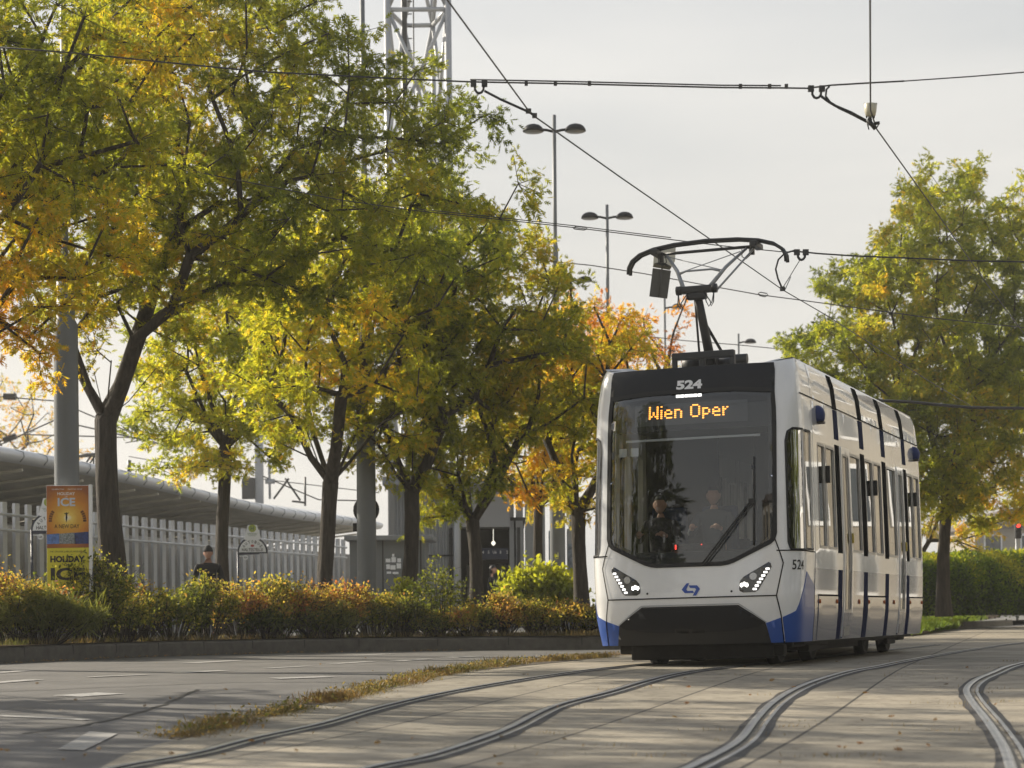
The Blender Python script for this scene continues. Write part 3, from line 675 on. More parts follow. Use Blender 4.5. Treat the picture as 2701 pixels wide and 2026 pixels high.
# joint and the second half, which bends away behind
mb = MB()
for k in range(9):
    t = 8.86 + k * .09; w = .98 - .05 * (k % 2); mb.box((-.18 - k * .03, t, 1.80), (2 * w, .085, 3.2 - .06 * (k % 2)))
mb.build('bellows', M['rubber'], tram)
ang = R_(24); cs, sn = math.cos(ang), math.sin(ang); mb = MB(); V = []
pr = [(1.209, .26), (1.257, .6), (1.287, 1.3), (1.277, 2.0), (1.248, 2.8), (1.225, 3.15), (1.16, 3.55), (.9, 3.62)]; pr = pr + [(-a, b) for a, b in pr[::-1]]
for L in (0, 8.5):
    for a, b in pr: V.append((a * cs - L * sn - .42, 9.65 + a * sn + L * cs, b))
n_ = len(pr); mb.add(V, [(j, (j + 1) % n_, n_ + (j + 1) % n_, n_ + j) for j in range(n_)] + [list(range(n_)), list(range(n_, 2 * n_))[::-1]])
rb = mb.build('rear_car_body', M['white'], tram)
mb = MB()
for sg in (-1, 1):
    for k in range(6):
        L = .7 + k * 1.35; c = (sg * 1.285 * cs - L * sn - .42, 9.65 + sg * 1.285 * sn + L * cs, 2.0); mb.box(c, (.03, 1.15, 1.25), (Vector((cs, sn, 0)), Vector((-sn, cs, 0)), Vector((0, 0, 1))))
mb.build('rear_window', mat('dark_glass', (.02, .02, .022), .05, coat=1), rb)
# interior
M['interior'] = mat('interior_grey', (.30, .31, .32), .6); M['seatblue'] = mat('seat_cloth', (.03, .05, .12), .8)
mb = MB(); mb.box((0, 4.9, .46), (2.36, 7.6, .05)); mb.box((0, 4.9, 2.95), (2.3, 7.6, .05)); it = mb.build('interior_lining', M['interior'], tram)
mb = MB(); mb.box((-.72, 2.45, 1.7), (.96, .04, 2.4)); mb.box((.72, 2.45, 1.7), (.96, .04, 2.4)); mb.build('cab_partition', mat('partition_dark', (.035, .036, .038), .7), it)
mb = MB(); mb.bbox((0, .72, 1.12), (1.9, .55, .5), .08); mb.bbox((-.03, .62, 1.40), (.62, .12, .12), .02); mb.build('dashboard', M['black'], tram)
mb = MB(); mb.box((-.30, .54, 1.42), (.016, .01, .055)); mb.box((.03, .50, 1.44), (.012, .01, .012)); mb.build('dash_indicator', M['redlamp'], tram)
for x_, y_ in ((-.12, 1.75), (-.78, 1.75)):
    mb = MB(); mb.bbox((x_, y_, 1.2), (.48, .48, .12), .04); mb.bbox((x_, y_ + .26, 1.6), (.46, .12, .75), .05); mb.bbox((x_, y_, .82), (.14, .14, .7), .03); mb.build('cab_seat', M['seatblue'], tram)
for k, t in enumerate((4.4, 5.2, 8.0)):
    for x_ in (-.78, .78):
        mb = MB(); mb.bbox((x_, t, .92), (.8, .44, .1), .04); mb.bbox((x_, t + .22, 1.28), (.8, .08, .75), .04); mb.box((x_, t, .68), (.3, .3, .42)); mb.build('passenger_seat', M['seatblue'], tram)
# pantograph and roof gear
def tl(p): return Vector(p)
mb = MB(); z0 = 3.52
for y_ in (.92, 1.5): mb.bbox((0.0, y_, z0 + .22), (.78, .09, .09), .02)
mb.tube([(-.36, 1.5, z0 + .22), (.40, 1.5, z0 + .22)], .06, 10)
for x_ in (-.36, -.02, .36):
    for y_ in (.92, 1.5): mb.bbox((x_, y_, z0 + .07), (.06, .06, .30), .01); mb.lathe([(.0, -.06), (.06, -.05), (.04, -.03), (.06, -.01), (.04, .01), (.06, .03), (.03, .05)], 10, (x_, y_, z0 - .03))
mb.lathe([(0, -.1), (.12, -.1), (.12, .1), (0, .1)], 14, (-.22, 1.2, z0 + .13), 0, (Vector((0, 1, 0)), Vector((0, 0, 1)), Vector((1, 0, 0)))); mb.lathe([(0, -.08), (.08, -.08), (.08, .08), (0, .08)], 14, (.22, 1.15, z0 + .12), 0, (Vector((0, 1, 0)), Vector((0, 0, 1)), Vector((1, 0, 0))))
pg = mb.build('pantograph', M['darkmetal'], tram)
KN = (.0, .68, 4.50)
mb = MB(); mb.tube([(.04, 1.12, 3.66), (.0, .72, 4.44)], [.062, .05], 10); mb.tube([(-.10, 1.14, 3.62), (-.045, .76, 4.40)], .014, 6); mb.tube([(.14, 1.3, 3.80), (.04, .95, 4.1)], .02, 6)
mb.bbox(KN, (.40, .10, .09), .025); mb.bbox((0, .69, 4.42), (.24, .1, .08), .02)
for sx_ in (-.22, .22): mb.lathe([(0, -.03), (.055, -.03), (.055, .03), (0, .03)], 10, (sx_, .68, 4.50), 0, (Vector((0, 1, 0)), Vector((0, 0, 1)), Vector((1, 0, 0))))
for sx_ in (-1, 1):
    for k in (0, 1):
        mb.tube([(sx_ * (.10 + .0 * k), .64, 4.46), (sx_ * (.13 + .05 * k), .62, 4.34), (sx_ * (.16 + .03 * k), .62, 4.28), (sx_ * (.20 + .02 * k), .62, 4.33), (sx_ * .22, .65, 4.46)], .007, 5)
mb.build('lower_arm', M['darkmetal'], pg)
mb = MB()
for sx_ in (-1, 1):
    mb.tube([(sx_ * .16, .68, 4.52), (sx_ * .30, .92, 4.78), (sx_ * .50, 1.18, 5.03)], [.028, .024, .017], 8)
mb.tube([(-.24, .80, 4.72), (-.16, .80, 4.75), (.16, .80, 4.75), (.26, .80, 4.72)], .013, 6)
mb.tube([(-.27, .85, 4.74), (.44, 1.12, 4.99)], .006, 5); mb.tube([(.27, .85, 4.74), (-.44, 1.12, 4.99)], .006, 5)
mb.tube([(.24, .66, 4.46), (.60, 1.16, 5.02)], .013, 6)
mb.build('upper_arm', M['pantometal'], pg)
mb = MB(); hp = [(-.99, 4.83), (-.985, 4.91), (-.94, 4.99), (-.84, 5.06), (-.66, 5.115), (-.4, 5.15), (0, 5.165), (.4, 5.15), (.66, 5.115), (.84, 5.06), (.94, 4.99), (.985, 4.91), (.99, 4.83)]
for y_ in (1.15, 1.24): mb.tube([(a, y_, b) for a, b in hp], .023, 6)
mb.tube([(-.64, 1.19, 5.05), (.64, 1.19, 5.05)], .02, 6)
for sx_ in (-.62, .62): mb.bbox((sx_, 1.19, 5.06), (.09, .36, .07), .015); mb.bbox((sx_ * .92, 1.19, 5.0), (.05, .06, .10), .01)
for sx_ in (-.55, .5): mb.tube([(sx_ - .05, 1.15, 5.02), (sx_ - .05, 1.15, 4.93), (sx_, 1.15, 4.90), (sx_ + .05, 1.15, 4.94), (sx_ + .04, 1.15, 5.02)], .007, 5)
mb.build('collector_head', M['darkmetal'], pg)
mb = MB(); mb.lathe([(.0, .07), (.09, .06), (.12, 0)], 14, (.52, 1.4, 3.56)); mb.bbox((-.38, 2.6, 3.62), (.7, 1.2, .2), .03); mb.bbox((.35, 4.5, 3.62), (.8, 1.8, .2), .03); mb.bbox((0, 6.9, 3.60), (1.1, 1.6, .16), .03); mb.build('roof_equipment', M['galv'], tram)

# ------------------------------------------------------------------ people
def skinned(name, nodes, edges, m, parent, root=0, sub=2):
    me = bpy.data.meshes.new(name); me.from_pydata([n[0] for n in nodes], edges, [])
    o = bpy.data.objects.new(name, me); COL.objects.link(o)
    md = o.modifiers.new('Skin', 'SKIN'); md.use_smooth_shade = True; md.branch_smoothing = .6
    sv = me.skin_vertices[0].data
    for i, n in enumerate(nodes): r = n[1]; sv[i].radius = r if isinstance(r, tuple) else (r, r); sv[i].use_root = (i == root)
    s2 = o.modifiers.new('Sub', 'SUBSURF'); s2.levels = sub; s2.render_levels = sub
    dg = bpy.context.evaluated_depsgraph_get(); nm = bpy.data.meshes.new_from_object(o.evaluated_get(dg))
    bpy.data.objects.remove(o); bpy.data.meshes.remove(me)
    nm.materials.clear(); nm.materials.append(m); nm.polygons.foreach_set('use_smooth', [True] * len(nm.polygons))
    o = bpy.data.objects.new(name, nm); COL.objects.link(o); o.parent = parent; return o
def head_geo(mb, c, yaw, s=1.0, tilt=0.):
    """skull, brow, nose, mouth, chin and ears as one surface; faces -Y before the yaw"""
    bm = bmesh.new(); bmesh.ops.create_uvsphere(bm, u_segments=28, v_segments=20, radius=1); vs = []
    for v in bm.verts:
        x, y, z = v.co; X, Y, Z = x * .076, y * .096, z * .118
        if z < 0: k = 1 - .10 * z - .22 * z * z; X *= k; Y = Y * (1 + .18 * z) - .012 * (-z)
        fr = max(0, -y)
        if fr > .6:
            X0 = abs(x)
            Y -= .024 * math.exp(-(X0 / .17) ** 2) * math.exp(-((z + .16) / .17) ** 2)          # nose
            Y += .012 * math.exp(-((X0 - .40) / .18) ** 2) * math.exp(-((z - .06) / .11) ** 2)   # eye sockets
            Y -= .005 * math.exp(-((z - .22) / .1) ** 2)                                       # brow
            Y -= .006 * math.exp(-(X0 / .3) ** 2) * math.exp(-((z + .52) / .07) ** 2)            # lips
            Y += .005 * math.exp(-(X0 / .3) ** 2) * math.exp(-((z + .44) / .05) ** 2)
        if abs(x) > .93 and abs(z + .05) < .3 and abs(y) < .4: X += math.copysign(.016, x)
        vs.append(Vector((X, Y, Z)) * s)
    Rm = Matrix.Rotation(yaw, 3, 'Z') @ Matrix.Rotation(tilt, 3, 'X'); bm.verts.index_update()
    mb.add([Rm @ v + Vector(c) for v in vs], [[v.index for v in f.verts] for f in bm.faces], 0, True); bm.free()
def fingers(mb, w, d, side):
    """palm and five bent fingers from the wrist w along d"""
    w, d = Vector(w), Vector(d).normalized(); a = Vector((0, 0, 1)).cross(d); a = a.normalized() if a.length > .1 else Vector((0, 1, 0)); b = d.cross(a)
    mb.tube([w - d * .01, w + d * .04, w + d * .085], [.026, .036, .034], 8)
    for k, ln in enumerate((.07, .08, .075, .058)):
        o = w + d * .078 + a * ((k - 1.5) * .019); mb.tube([o, o + d * ln * .45 - b * .006, o + d * ln * .8 - b * .024, o + d * ln * .92 - b * .042], [.0095, .009, .008, .006], 6)
    o = w + d * .03 + a * (side * .03); mb.tube([o, o + d * .03 + a * side * .022, o + d * .06 + a * side * .026 - b * .012], [.012, .010, .007], 6)
def person(loc, yaw, label, height=1.76, pose='stand', coat='coatblack', hat=True, hairm='hair', bag=False):
    p = empty('person', loc, yaw, label, 'person'); s = height / 1.76; P = lambda x, y, z: Vector((x, y, z)) * s
    if pose == 'stand':
        hipz, kn, an, ft = .93, [P(.10, -.02, .50), P(-.11, .03, .50)], [P(.11, .03, .09), P(-.12, .10, .09)], [P(.12, -.14, .035), P(-.13, -.06, .035)]
        wr = [P(.29, -.10, .83), P(-.29, -.07, .84)]; el = [P(.27, .02, 1.10), P(-.27, .03, 1.10)]; z0 = 0
    else:
        hipz = .10; kn = [P(.12, -.42, .12), P(-.12, -.42, .12)]; an = [P(.12, -.42, -.32), P(-.12, -.42, -.32)]; ft = [P(.12, -.56, -.36), P(-.12, -.56, -.36)]
        wr = [P(.17, -.42, .40), P(-.17, -.42, .40)]; el = [P(.26, -.14, .33), P(-.26, -.14, .33)]
    H = Vector((0, 0, hipz)) * s; up = lambda z, y=0: H + Vector((0, y, z)) * s
    N = [(H, (.15 * s, .11 * s)), (up(.20), (.14 * s, .10 * s)), (up(.42, .01), (.165 * s, .11 * s)), (up(.53, .01), (.056 * s, .055 * s)), (up(.62, -.005), (.048 * s, .048 * s))]
    E_ = [(0, 1), (1, 2), (2, 3), (3, 4)]
    for q, sg in ((0, 1), (1, -1)):
        o = len(N); N += [(up(.47) + Vector((sg * .19 * s, 0, 0)), .065 * s), (el[q], .045 * s), (wr[q], .028 * s)]; E_ += [(2, o), (o, o + 1), (o + 1, o + 2)]
        o = len(N); N += [(H + Vector((sg * .10 * s, 0, -.06 * s)), .085 * s), (kn[q], .06 * s), (an[q], .04 * s), (ft[q], (.04 * s, .03 * s))]; E_ += [(0, o), (o, o + 1), (o + 1, o + 2), (o + 2, o + 3)]
    b = skinned('body', N, E_, M['skin'], p)
    mb = MB(); hc = up(.715, -.03); head_geo(mb, hc, 0, s)
    for q, sg in ((0, 1), (1, -1)): fingers(mb, wr[q], wr[q] - el[q], -sg)
    bm = bmesh.new(); bm.from_mesh(b.data); off = len(bm.verts)
    nv_ = [bm.verts.new(v) for v in mb.v]; bm.verts.ensure_lookup_table()
    for f in mb.f:
        try: bm.faces.new([nv_[i] for i in f]).smooth = True
        except ValueError: pass
    bm.to_mesh(b.data); bm.free()
    g = 1.22
    N2 = [(n[0], tuple(x * g for x in n[1]) if isinstance(n[1], tuple) else n[1] * g) for n in N]
    keep = [0, 1, 2, 3, 5, 6, 7, 12, 13, 14]; mp_ = {k: i for i, k in enumerate(keep)}
    nd = [N2[k] for k in keep]; nd[mp_[3]] = (up(.565, .01), .088 * s)
    for k in (7, 14): a_, b_ = N2[k - 1][0], N2[k][0]; nd[mp_[k]] = (a_.lerp(b_, .92), .042 * s)
    if pose == 'stand':
        nd[0] = (H + Vector((0, 0, -.12 * s)), (.19 * s, .14 * s))
    skinned('jacket', nd, [(mp_[a], mp_[b_]) for a, b_ in E_ if a in mp_ and b_ in mp_], M[coat], p)
    o1 = [(H, (.16 * s, .12 * s))]; e1 = []
    for q, sg in ((0, 1), (1, -1)):
        o = len(o1); o1 += [(H + Vector((sg * .10 * s, 0, -.08 * s)), .10 * s), (kn[q], .075 * s), (an[q] + Vector((0, 0, .03)), .06 * s)]; e1 += [(0, o), (o, o + 1), (o + 1, o + 2)]
    skinned('trousers', o1, e1, M['coatblack'], p)
    mb = MB()
    for q in (0, 1): mb.bbox((an[q] + ft[q]) / 2 + Vector((0, 0, -.01)), (.095 * s, .29 * s, .085 * s), .03)
    mb.build('shoes', M['black'], p)
    mb = MB(); bm = bmesh.new(); bmesh.ops.create_uvsphere(bm, u_segments=20, v_segments=12, radius=1); vs = []
    k = 1.20 if hat else 1.07
    for v in bm.verts:
        z = v.co.z; zz = max(z, (.12 if hat else .45) if v.co.y < -.1 else (-.25 if hat else -.75)); vs.append(hc + Vector((v.co.x * .079 * k, v.co.y * .098 * k + .006, zz * .122 * k)) * s)
    bm.verts.index_update(); mb.add(vs, [[v.index for v in f.verts] for f in bm.faces], 0, True); bm.free()
    mb.build('beanie' if hat else 'hair', M['coatblack'] if hat else M[hairm], p)
    return p
M['greycoat'] = mat('grey_coat', (.09, .10, .11), .85); M['hairgrey'] = mat('grey_hair', (.22, .19, .16), .7); M['browncoat'] = mat('patterned_dark_cloth', (.06, .055, .06), .85, var=.7, vscale=30)
pa = at(549, 1485, 39.5); person((pa.x, pa.y, .2), R_(8), "man in a black jacket and black beanie standing behind the shrubs", 1.74)
pb = at(1298, 1560, 56); person((pb.x, pb.y, .2), R_(80), "person in a long black coat waiting by the station entrance", 1.72, hat=False)
pc = at(266, 1480, 48); person((pc.x, pc.y, .2), R_(150), "grey-haired passer-by half hidden behind the yellow-green bush", 1.62, coat='greycoat', hat=False, hairm='hairgrey')
tw = tram.matrix_world
person(tw @ Vector((-.12, 1.66, 1.27)), -TH, "tram driver in a grey jacket sitting behind the windscreen", 1.76, 'sit', 'greycoat', hat=False)
person(tw @ Vector((-.80, 1.62, 1.22)), -TH, "second person in a patterned top sitting beside the tram driver", 1.68, 'sit', 'browncoat', hat=False)

# ------------------------------------------------------------------ lamp posts
def lamp_head(mb, c, d):
    prof = [(.0, .185), (.08, .18), (.16, .155), (.23, .10), (.262, .035), (.265, .0), (.235, -.01)]
    mb.lathe(prof, 20, c)
def lamp_post(px, py, Y, r, ztop, heads, label, zj=None, base=.2):
    p0 = at(px, py, Y); o = empty('lamp_post', (p0.x, p0.y, base), 0, label, 'lamp post', 'twin-armed station lamp posts'); H = ztop - base; zj = zj or (H * .66)
    mb = MB(); mb.lathe([(r * 1.0, 0), (r * .97, 2.5), (r * .95, 4.6), (r * .95, 4.95), (r * .88, 5.05), (r * .72, 5.12), (r * .68, 6.0), (r * .38, zj - .5), (r * .37, zj), (r * .25, zj + .15), (.05, zj + .6), (.047, H), (0, H)], 20)
    mb.build('pole', M['polegrey'], o)
    for sg in heads:
        mb = MB(); mb.tube([(0, 0, H - .42), (sg * .20, -.02, H - .38), (sg * .34, -.03, H - .37)], .035, 8); a = mb.build('arm', M['lampdark'], o)
        mb = MB(); lamp_head(mb, (sg * .53, -.04, H - .42), sg); h = mb.build('lamp_shade', M['lampdark'], o)
        mb = MB(); mb.lathe([(0, -.025), (.225, -.02), (.24, .0)], 20, (sg * .53, -.04, H - .42)); mb.build('lamp_glass', M['lens'], h)
    return o
lp1 = lamp_post(176, 1200, 33, .20, 13.1, (-1, 1), "thick grey lamp post carrying the orange and yellow poster", zj=5.55)
lp2 = lamp_post(967, 1420, 42.6, .20, 14.6, (-1, 1), "grey lamp post with a round sign and a square plate on its far side", zj=9.4)
lp3 = lamp_post(1470, 1350, 52.8, .20, 13.15, (-1, 1), "tallest-looking twin lamp post standing clear of the trees, left of the pantograph", zj=9.6)
lp4 = lamp_post(1604, 900, 64.2, .20, 13.1, (-1, 1), "second twin lamp post, shorter looking, just left of the pantograph", zj=9.6)
lamp_post(1505, 740, 77, .16, 13.2, (1,), "single-armed lamp between the two tall twin lamp posts", zj=8)
lamp_post(1753, 800, 84, .16, 13.2, (1,), "single-armed lamp right behind the pantograph's lower arm", zj=8)
lamp_post(1948, 900, 95, .16, 13.2, (1,), "small far lamp with one head right of the pantograph", zj=8)
lamp_post(2031, 960, 104, .16, 12.9, (-1, 1), "farthest twin lamp just above the tram's roof corner", zj=8)
# things fixed to the posts
def disc(name, c, nrm, r, m, label, cat, th=.02):
    nrm = Vector(nrm).normalized(); a = Vector((0, 0, 1)); ux = a.cross(nrm).normalized(); mb = MB()
    mb.lathe([(0, -th), (r, -th), (r, th), (0, th)], 24, c, 0, (ux, a, nrm), False); return tag(mb.build(name, m), label, cat)
disc('round_sign', at(966, 1345, 42.88), (.25, 1, 0), .275, M['darkmetal'], "back of a round road sign showing on both sides of the grey post", 'sign')
c = at(945, 1391, 42.75); mb = MB(); mb.bbox(c, (.22, .03, .17), .01); tag(mb.build('sign_plate', M['black']), "small black rectangular plate fixed to the left of the grey post", 'sign')
c = at(112, 882, 32.75); o = empty('security_camera', c, 0, "white security camera on the left of the poster's lamp post", 'camera')
mb = MB(); mb.tube([(-.14, -.1, 0), (.13, -.05, .04)], .055, 12); mb.build('camera_housing', M['plate'], o); mb = MB(); mb.tube([(.1, 0, .0), (.20, .06, -.04), (.26, .12, -.04)], .018, 6); mb.build('bracket', M['galv'], o)
mb = MB(); mb.lathe([(0, 0), (.042, 0), (.042, .01)], 12, (-.15, -.102, 0), 0, (Vector((0, 0, 1)), Vector((0, 1, 0)), Vector((-1, -.2, 0)))); mb.build('camera_lens', M['black'], o)
# poster board on the first post
Yp = 32.62; A = at(124.5, 1283, Yp); B = at(235, 1283, Yp); wP = (B - A).length; k = 1 / (F / Yp)
po = empty('poster_board', at(180, 1560, Yp), 0, "tall orange and yellow ice show poster strapped to the lamp post", 'poster')
org = Vector((-wP / 2, -.0, 0)); ux, uz = Vector((1, 0, 0)), Vector((0, 0, 1)); hP = (1560 - 1281) * k
def pp(x, y): return (x / 650. * wP, hP - (y - 118) / 5.925 * k)       # board coordinates read off the photo crop
PX = lambda x: (x - 270) / 640. * wP
PZ = lambda y: hP - (y - 118) / 5.925 * k
mb = MB(); mb.bbox((0, .03, hP / 2), (wP + .01, .05, hP + .01), .006); mb.bbox((wP / 2 + .03, .02, hP / 2 + .005), (.045, .09, hP + .02), .008); mb.bbox((0, .14, hP * .7), (.4, .12, .06), .01); mb.build('frame', M['plate'], po)
def postermat():
    m = bpy.data.materials.new('poster_print'); m.use_nodes = True; n = m.node_tree.nodes; l = m.node_tree.links; p = n['Principled BSDF']; p.inputs['Roughness'].default_value = .35
    t = n.new('ShaderNodeTexCoord'); s1 = n.new('ShaderNodeVectorMath'); s1.operation = 'SUBTRACT'; s1.inputs[1].default_value = (0, 0, PZ(620))
    l.new(t.outputs['Object'], s1.inputs[0]); ln = n.new('ShaderNodeVectorMath'); ln.operation = 'LENGTH'; l.new(s1.outputs[0], ln.inputs[0])
    z = n.new('ShaderNodeTexNoise'); z.inputs['Scale'].default_value = 9; l.new(t.outputs['Object'], z.inputs['Vector'])
    ad = n.new('ShaderNodeMath'); ad.operation = 'MULTIPLY_ADD'; ad.inputs[1].default_value = .10; l.new(z.outputs['Fac'], ad.inputs[0]); l.new(ln.outputs['Value'], ad.inputs[2])
    r = n.new('ShaderNodeValToRGB'); e = r.color_ramp.elements; e[0].position = .06; e[0].color = (.95, .90, .70, 1); e[1].position = .55; e[1].color = (.30, .09, .02, 1)
    for q, c in ((.12, (.85, .62, .12, 1)), (.22, (.70, .38, .04, 1)), (.36, (.62, .24, .02, 1))): w = e.new(q); w.color = c
    l.new(ad.outputs[0], r.inputs[0]); l.new(r.outputs[0], p.inputs['Base Color']); return m
yP = -.0005
mb = MB(); mb.add([(x, 0, z) for x, z in ((-wP / 2, PZ(1095)), (wP / 2, PZ(1088)), (wP / 2, PZ(120)), (-wP / 2 + .0, PZ(120)))], [(0, 1, 2, 3)]); mb.build('upper_print', postermat(), po)
mb = MB(); mb.add([(x, 0, z) for x, z in ((-wP / 2, 0), (wP / 2, 0), (wP / 2, PZ(1088)), (-wP / 2, PZ(1095)))], [(0, 1, 2, 3)]); lowp = mb.build('lower_print', mat('poster_yellow', (.66, .60, .03), .35), po)
upo = bpy.data.objects['upper_print']
def ptx(name, txt, x0, x1, y0, y1, m, bold, par, off=.003):
    mb = MB(); V, P = text_fit(txt, PX(x0) - wP / 2, PX(x1) - wP / 2, PZ(y1), PZ(y0), bold); mb.add([(a, -off, b) for a, b in V], P); return mb.build(name, m, par)
mb = MB()
for i in range(9):                                                   # arch of dark wedges behind the figure
    for a0 in ([180 - 8 * i] if i < 5 else []) + [8 * (i if i < 5 else 0)]:
        q = [R_(a0 - 3.2 + (0 if a0 < 90 else 0)), R_(a0 + 3.2)]; c = ((590 - 590), 0)
        if abs(a0 - 90) < 40: continue
        V = [(PX(588 + rr * math.cos(t_)) - wP / 2, -.002, PZ(668 - rr * math.sin(t_))) for rr, t_ in ((238, q[0]), (288, q[0]), (288, q[1]), (238, q[1]))]
        mb.add(V, [(0, 1, 2, 3)])
mb.build('arch_print', mat('arch_brown', (.16, .06, .015), .4), upo)
mb = MB(); fig = [(572, 700), (560, 640), (562, 570), (530, 545), (566, 548), (572, 528), (582, 548), (618, 535), (584, 566), (586, 620), (580, 660)]
mb.add([(PX(a) - wP / 2, -.003, PZ(b)) for a, b in fig], [tuple(range(len(fig)))[::-1]]); mb.build('figure_print', M['black_text'], upo)
M['titleblue'] = mat('title_pale_blue', (.55, .60, .70), .3); M['titlewhite'] = mat('title_white', (.80, .80, .78), .35)
ptx('headline', 'CELEBRATING       MAGICAL YEARS', 350, 815, 165, 185, M['titlewhite'], 0, upo)
ptx('headline', 'HOLIDAY', 437, 705, 220, 268, M['titlewhite'], .02, upo); ptx('headline', 'ON', 552, 588, 280, 298, M['titlewhite'], .01, upo); ptx('headline', 'ICE', 440, 708, 308, 440, M['titleblue'], .03, upo)
ptx('headline', 'A NEW DAY', 388, 768, 722, 785, M['black_text'], .0, upo)
mb = MB()
for i, (a, b, c_i) in enumerate(((270, 460, 0), (462, 690, 1), (692, 910, 2))):
    V = [(PX(x) - wP / 2, -.002, PZ(y)) for x, y in ((a, 1030), (b + (22 if i else 0) * (i < 2), 1027), (b, 875 - (b - 270) * .055), (a, 880 - (a - 270) * .055))]; mb.add(V, [(0, 1, 2, 3)], i)
mb.build('picture_strip', [mat('picture_blue', (.10, .20, .50), .4, var=.5, vscale=14), mat('picture_stage', (.22, .25, .26), .4, var=.8, vscale=40), mat('picture_night', (.03, .05, .17), .4, var=.6, vscale=16)], upo)
ptx('headline', 'DIE GROSSE JUBILÄUMSSHOW!', 318, 852, 1130, 1168, M['black_text'], 0, lowp); ptx('headline', 'HOLIDAY', 320, 848, 1215, 1318, M['black_text'], .05, lowp)
ptx('headline', 'ON', 525, 640, 1335, 1375, M['black_text'], .02, lowp); ptx('headline', 'ICE', 325, 850, 1400, 1600, M['black_text'], .04, lowp)

# ------------------------------------------------------------------ bus stop signs
def bus_stop(px, py, Y, label):
    p0 = at(px, py, Y); o = empty('bus_stop_sign', (p0.x, p0.y, .2), 0, label, 'bus stop sign', 'half-round bus stop signs'); zb = p0.z - .2; R = .375; cx = .36
    mb = MB(); mb.tube([(0, 0, 0), (0, 0, zb + .02)], .028, 10); mb.build('post', M['navysign'], o)
    arc = lambda r, n=24: [(cx + r * math.cos(q), zb + r * math.sin(q)) for q in np.linspace(0, math.pi, n)]
    X, Z = Vector((1, 0, 0)), Vector((0, 0, 1)); mb = MB()
    mb.prism(arc(R) + [(cx - R, zb - .07), (cx + R * .45, zb - .05), (cx + R * .47, zb - .03), (cx + R, zb - .03)], (0, -.03, 0), X, Z, -.06); mb.build('sign_frame', M['navysign'], o)
    mb = MB(); mb.prism(arc(R * .89), (0, -.034, 0), X, Z, -.003); fc = mb.build('sign_face', M['plate'], o)
    mb = MB(); V, P = text_fit('HALTESTELLE', cx - .26, cx + .26, zb + .025, zb + .10, .01); mb.add([(a, -.04, b) for a, b in V], P)
    for i, ch in enumerate('AUTOBUS'):
        q = R_(145 - i * 110 / 6); V, P = text_fit(ch, -.024, .024, 0, .07, .01); c, s = math.cos(q - math.pi / 2), math.sin(q - math.pi / 2)
        mb.add([(cx + .225 * math.cos(q) + a * c - b * s, -.04, zb + .225 * math.sin(q) + a * s + b * c) for a, b in V], P)
    mb.build('sign_lettering', M['black_text'], fc)
    mb = MB(); mb.add([(cx + .045 * math.cos(q), -.04, zb + .16 + .03 * math.sin(q)) for q in np.linspace(0, 2 * math.pi, 14, False)], [tuple(range(14))]); mb.build('red_emblem', mat('emblem_red', (.45, .08, .07), .5), fc)
    mb = MB(); mb.prism([(cx - .21, zb + R - .05), (cx - .18, zb + R - .07), (cx + .18, zb + R - .07), (cx + .21, zb + R - .03), (cx + .11, zb + R + .30), (cx - .11, zb + R + .30)][::-1], (0, -.02, 0), X, Z, .02); tp = mb.build('top_plate', M['plate'], o)
    mb = MB(); mb.add([(cx + .095 * math.cos(q), -.045, zb + R + .215 + .095 * math.sin(q)) for q in np.linspace(0, 2 * math.pi, 20, False)], [tuple(range(20))]); mb.build('stop_disc', mat('disc_yellow_green', (.36, .42, .05), .4), tp)
    mb = MB(); V, P = text_fit('H', cx - .04, cx + .04, zb + R + .16, zb + R + .27, .03); mb.add([(a, -.048, b) for a, b in V], P)
    for kk in range(3): mb.box((cx, -.044, zb + R + .09 - kk * .03), (.26 - .04 * kk, .002, .008))
    mb.build('stop_letter', mat('letter_green', (.10, .17, .10), .5), tp)
    mb = MB(); mb.lathe([(0, -.01), (.06, -.01), (.06, .01), (0, .01)], 16, (.19, -.03, zb - .13), 0, (X, Z, Vector((0, -1, 0))), False); mb.tube([(0, 0, zb - .09), (.13, -.02, zb - .10)], .012, 6); rp = mb.build('route_disc', M['plate'], o)
    mb = MB(); V, P = text_fit('62A', .15, .23, zb - .15, zb - .11, .01); mb.add([(a, -.046, b) for a, b in V], P); mb.build('route_number', M['black_text'], rp)
    return o
bus_stop(628, 1457, 52, "half-round white and navy bus stop sign standing clear between the tree trunks")
bus_stop(84, 1400, 44, "half-round bus stop sign half covered by the poster at the left edge")

# ------------------------------------------------------------------ station: fence, wall, canopy, hut, entrance, masts
f0 = at(-60, 1320, 44.5); f1 = at(905, 1420, 70)
fd = Vector((f1.x - f0.x, f1.y - f0.y, 0)); fl = fd.length; fd.normalize(); fn = Vector((fd.y, -fd.x, 0))
fe = empty('fence', (f0.x, f0.y, .2), 0, "long fence of pale steel posts and two rails in front of the platform", 'fence'); npost = 44; FH = 2.95
mb = MB(); ax = (Vector((.80, .60, 0)), Vector((-.60, .80, 0)), Vector((0, 0, 1)))
ax = (Vector((.86, -.5, 0)).normalized(), Vector((.5, .86, 0)).normalized(), Vector((0, 0, 1)))
mb.box((0, 0, FH / 2), (.085, .14, FH), ax); bm_ = [(-.0, 0)]
pproto = mb.build('post', mat('fence_post_paint', (.52, .53, .54), .45, var=.06, vscale=2), fe)
for k in range(npost):
    q = pproto if k == 0 else pproto.copy()
    if k: COL.objects.link(q)
    q.parent = fe; q.location = fd * (fl * k / (npost - 1))
for zr in (FH - .28, FH - .62):
    mb = MB(); mb.tube([fd * 0 + Vector((0, 0, zr)) + fn * .12, fd * fl + Vector((0, 0, zr)) + fn * .12], .032, 8); mb.build('rail', bpy.data.materials['fence_post_paint'], fe)
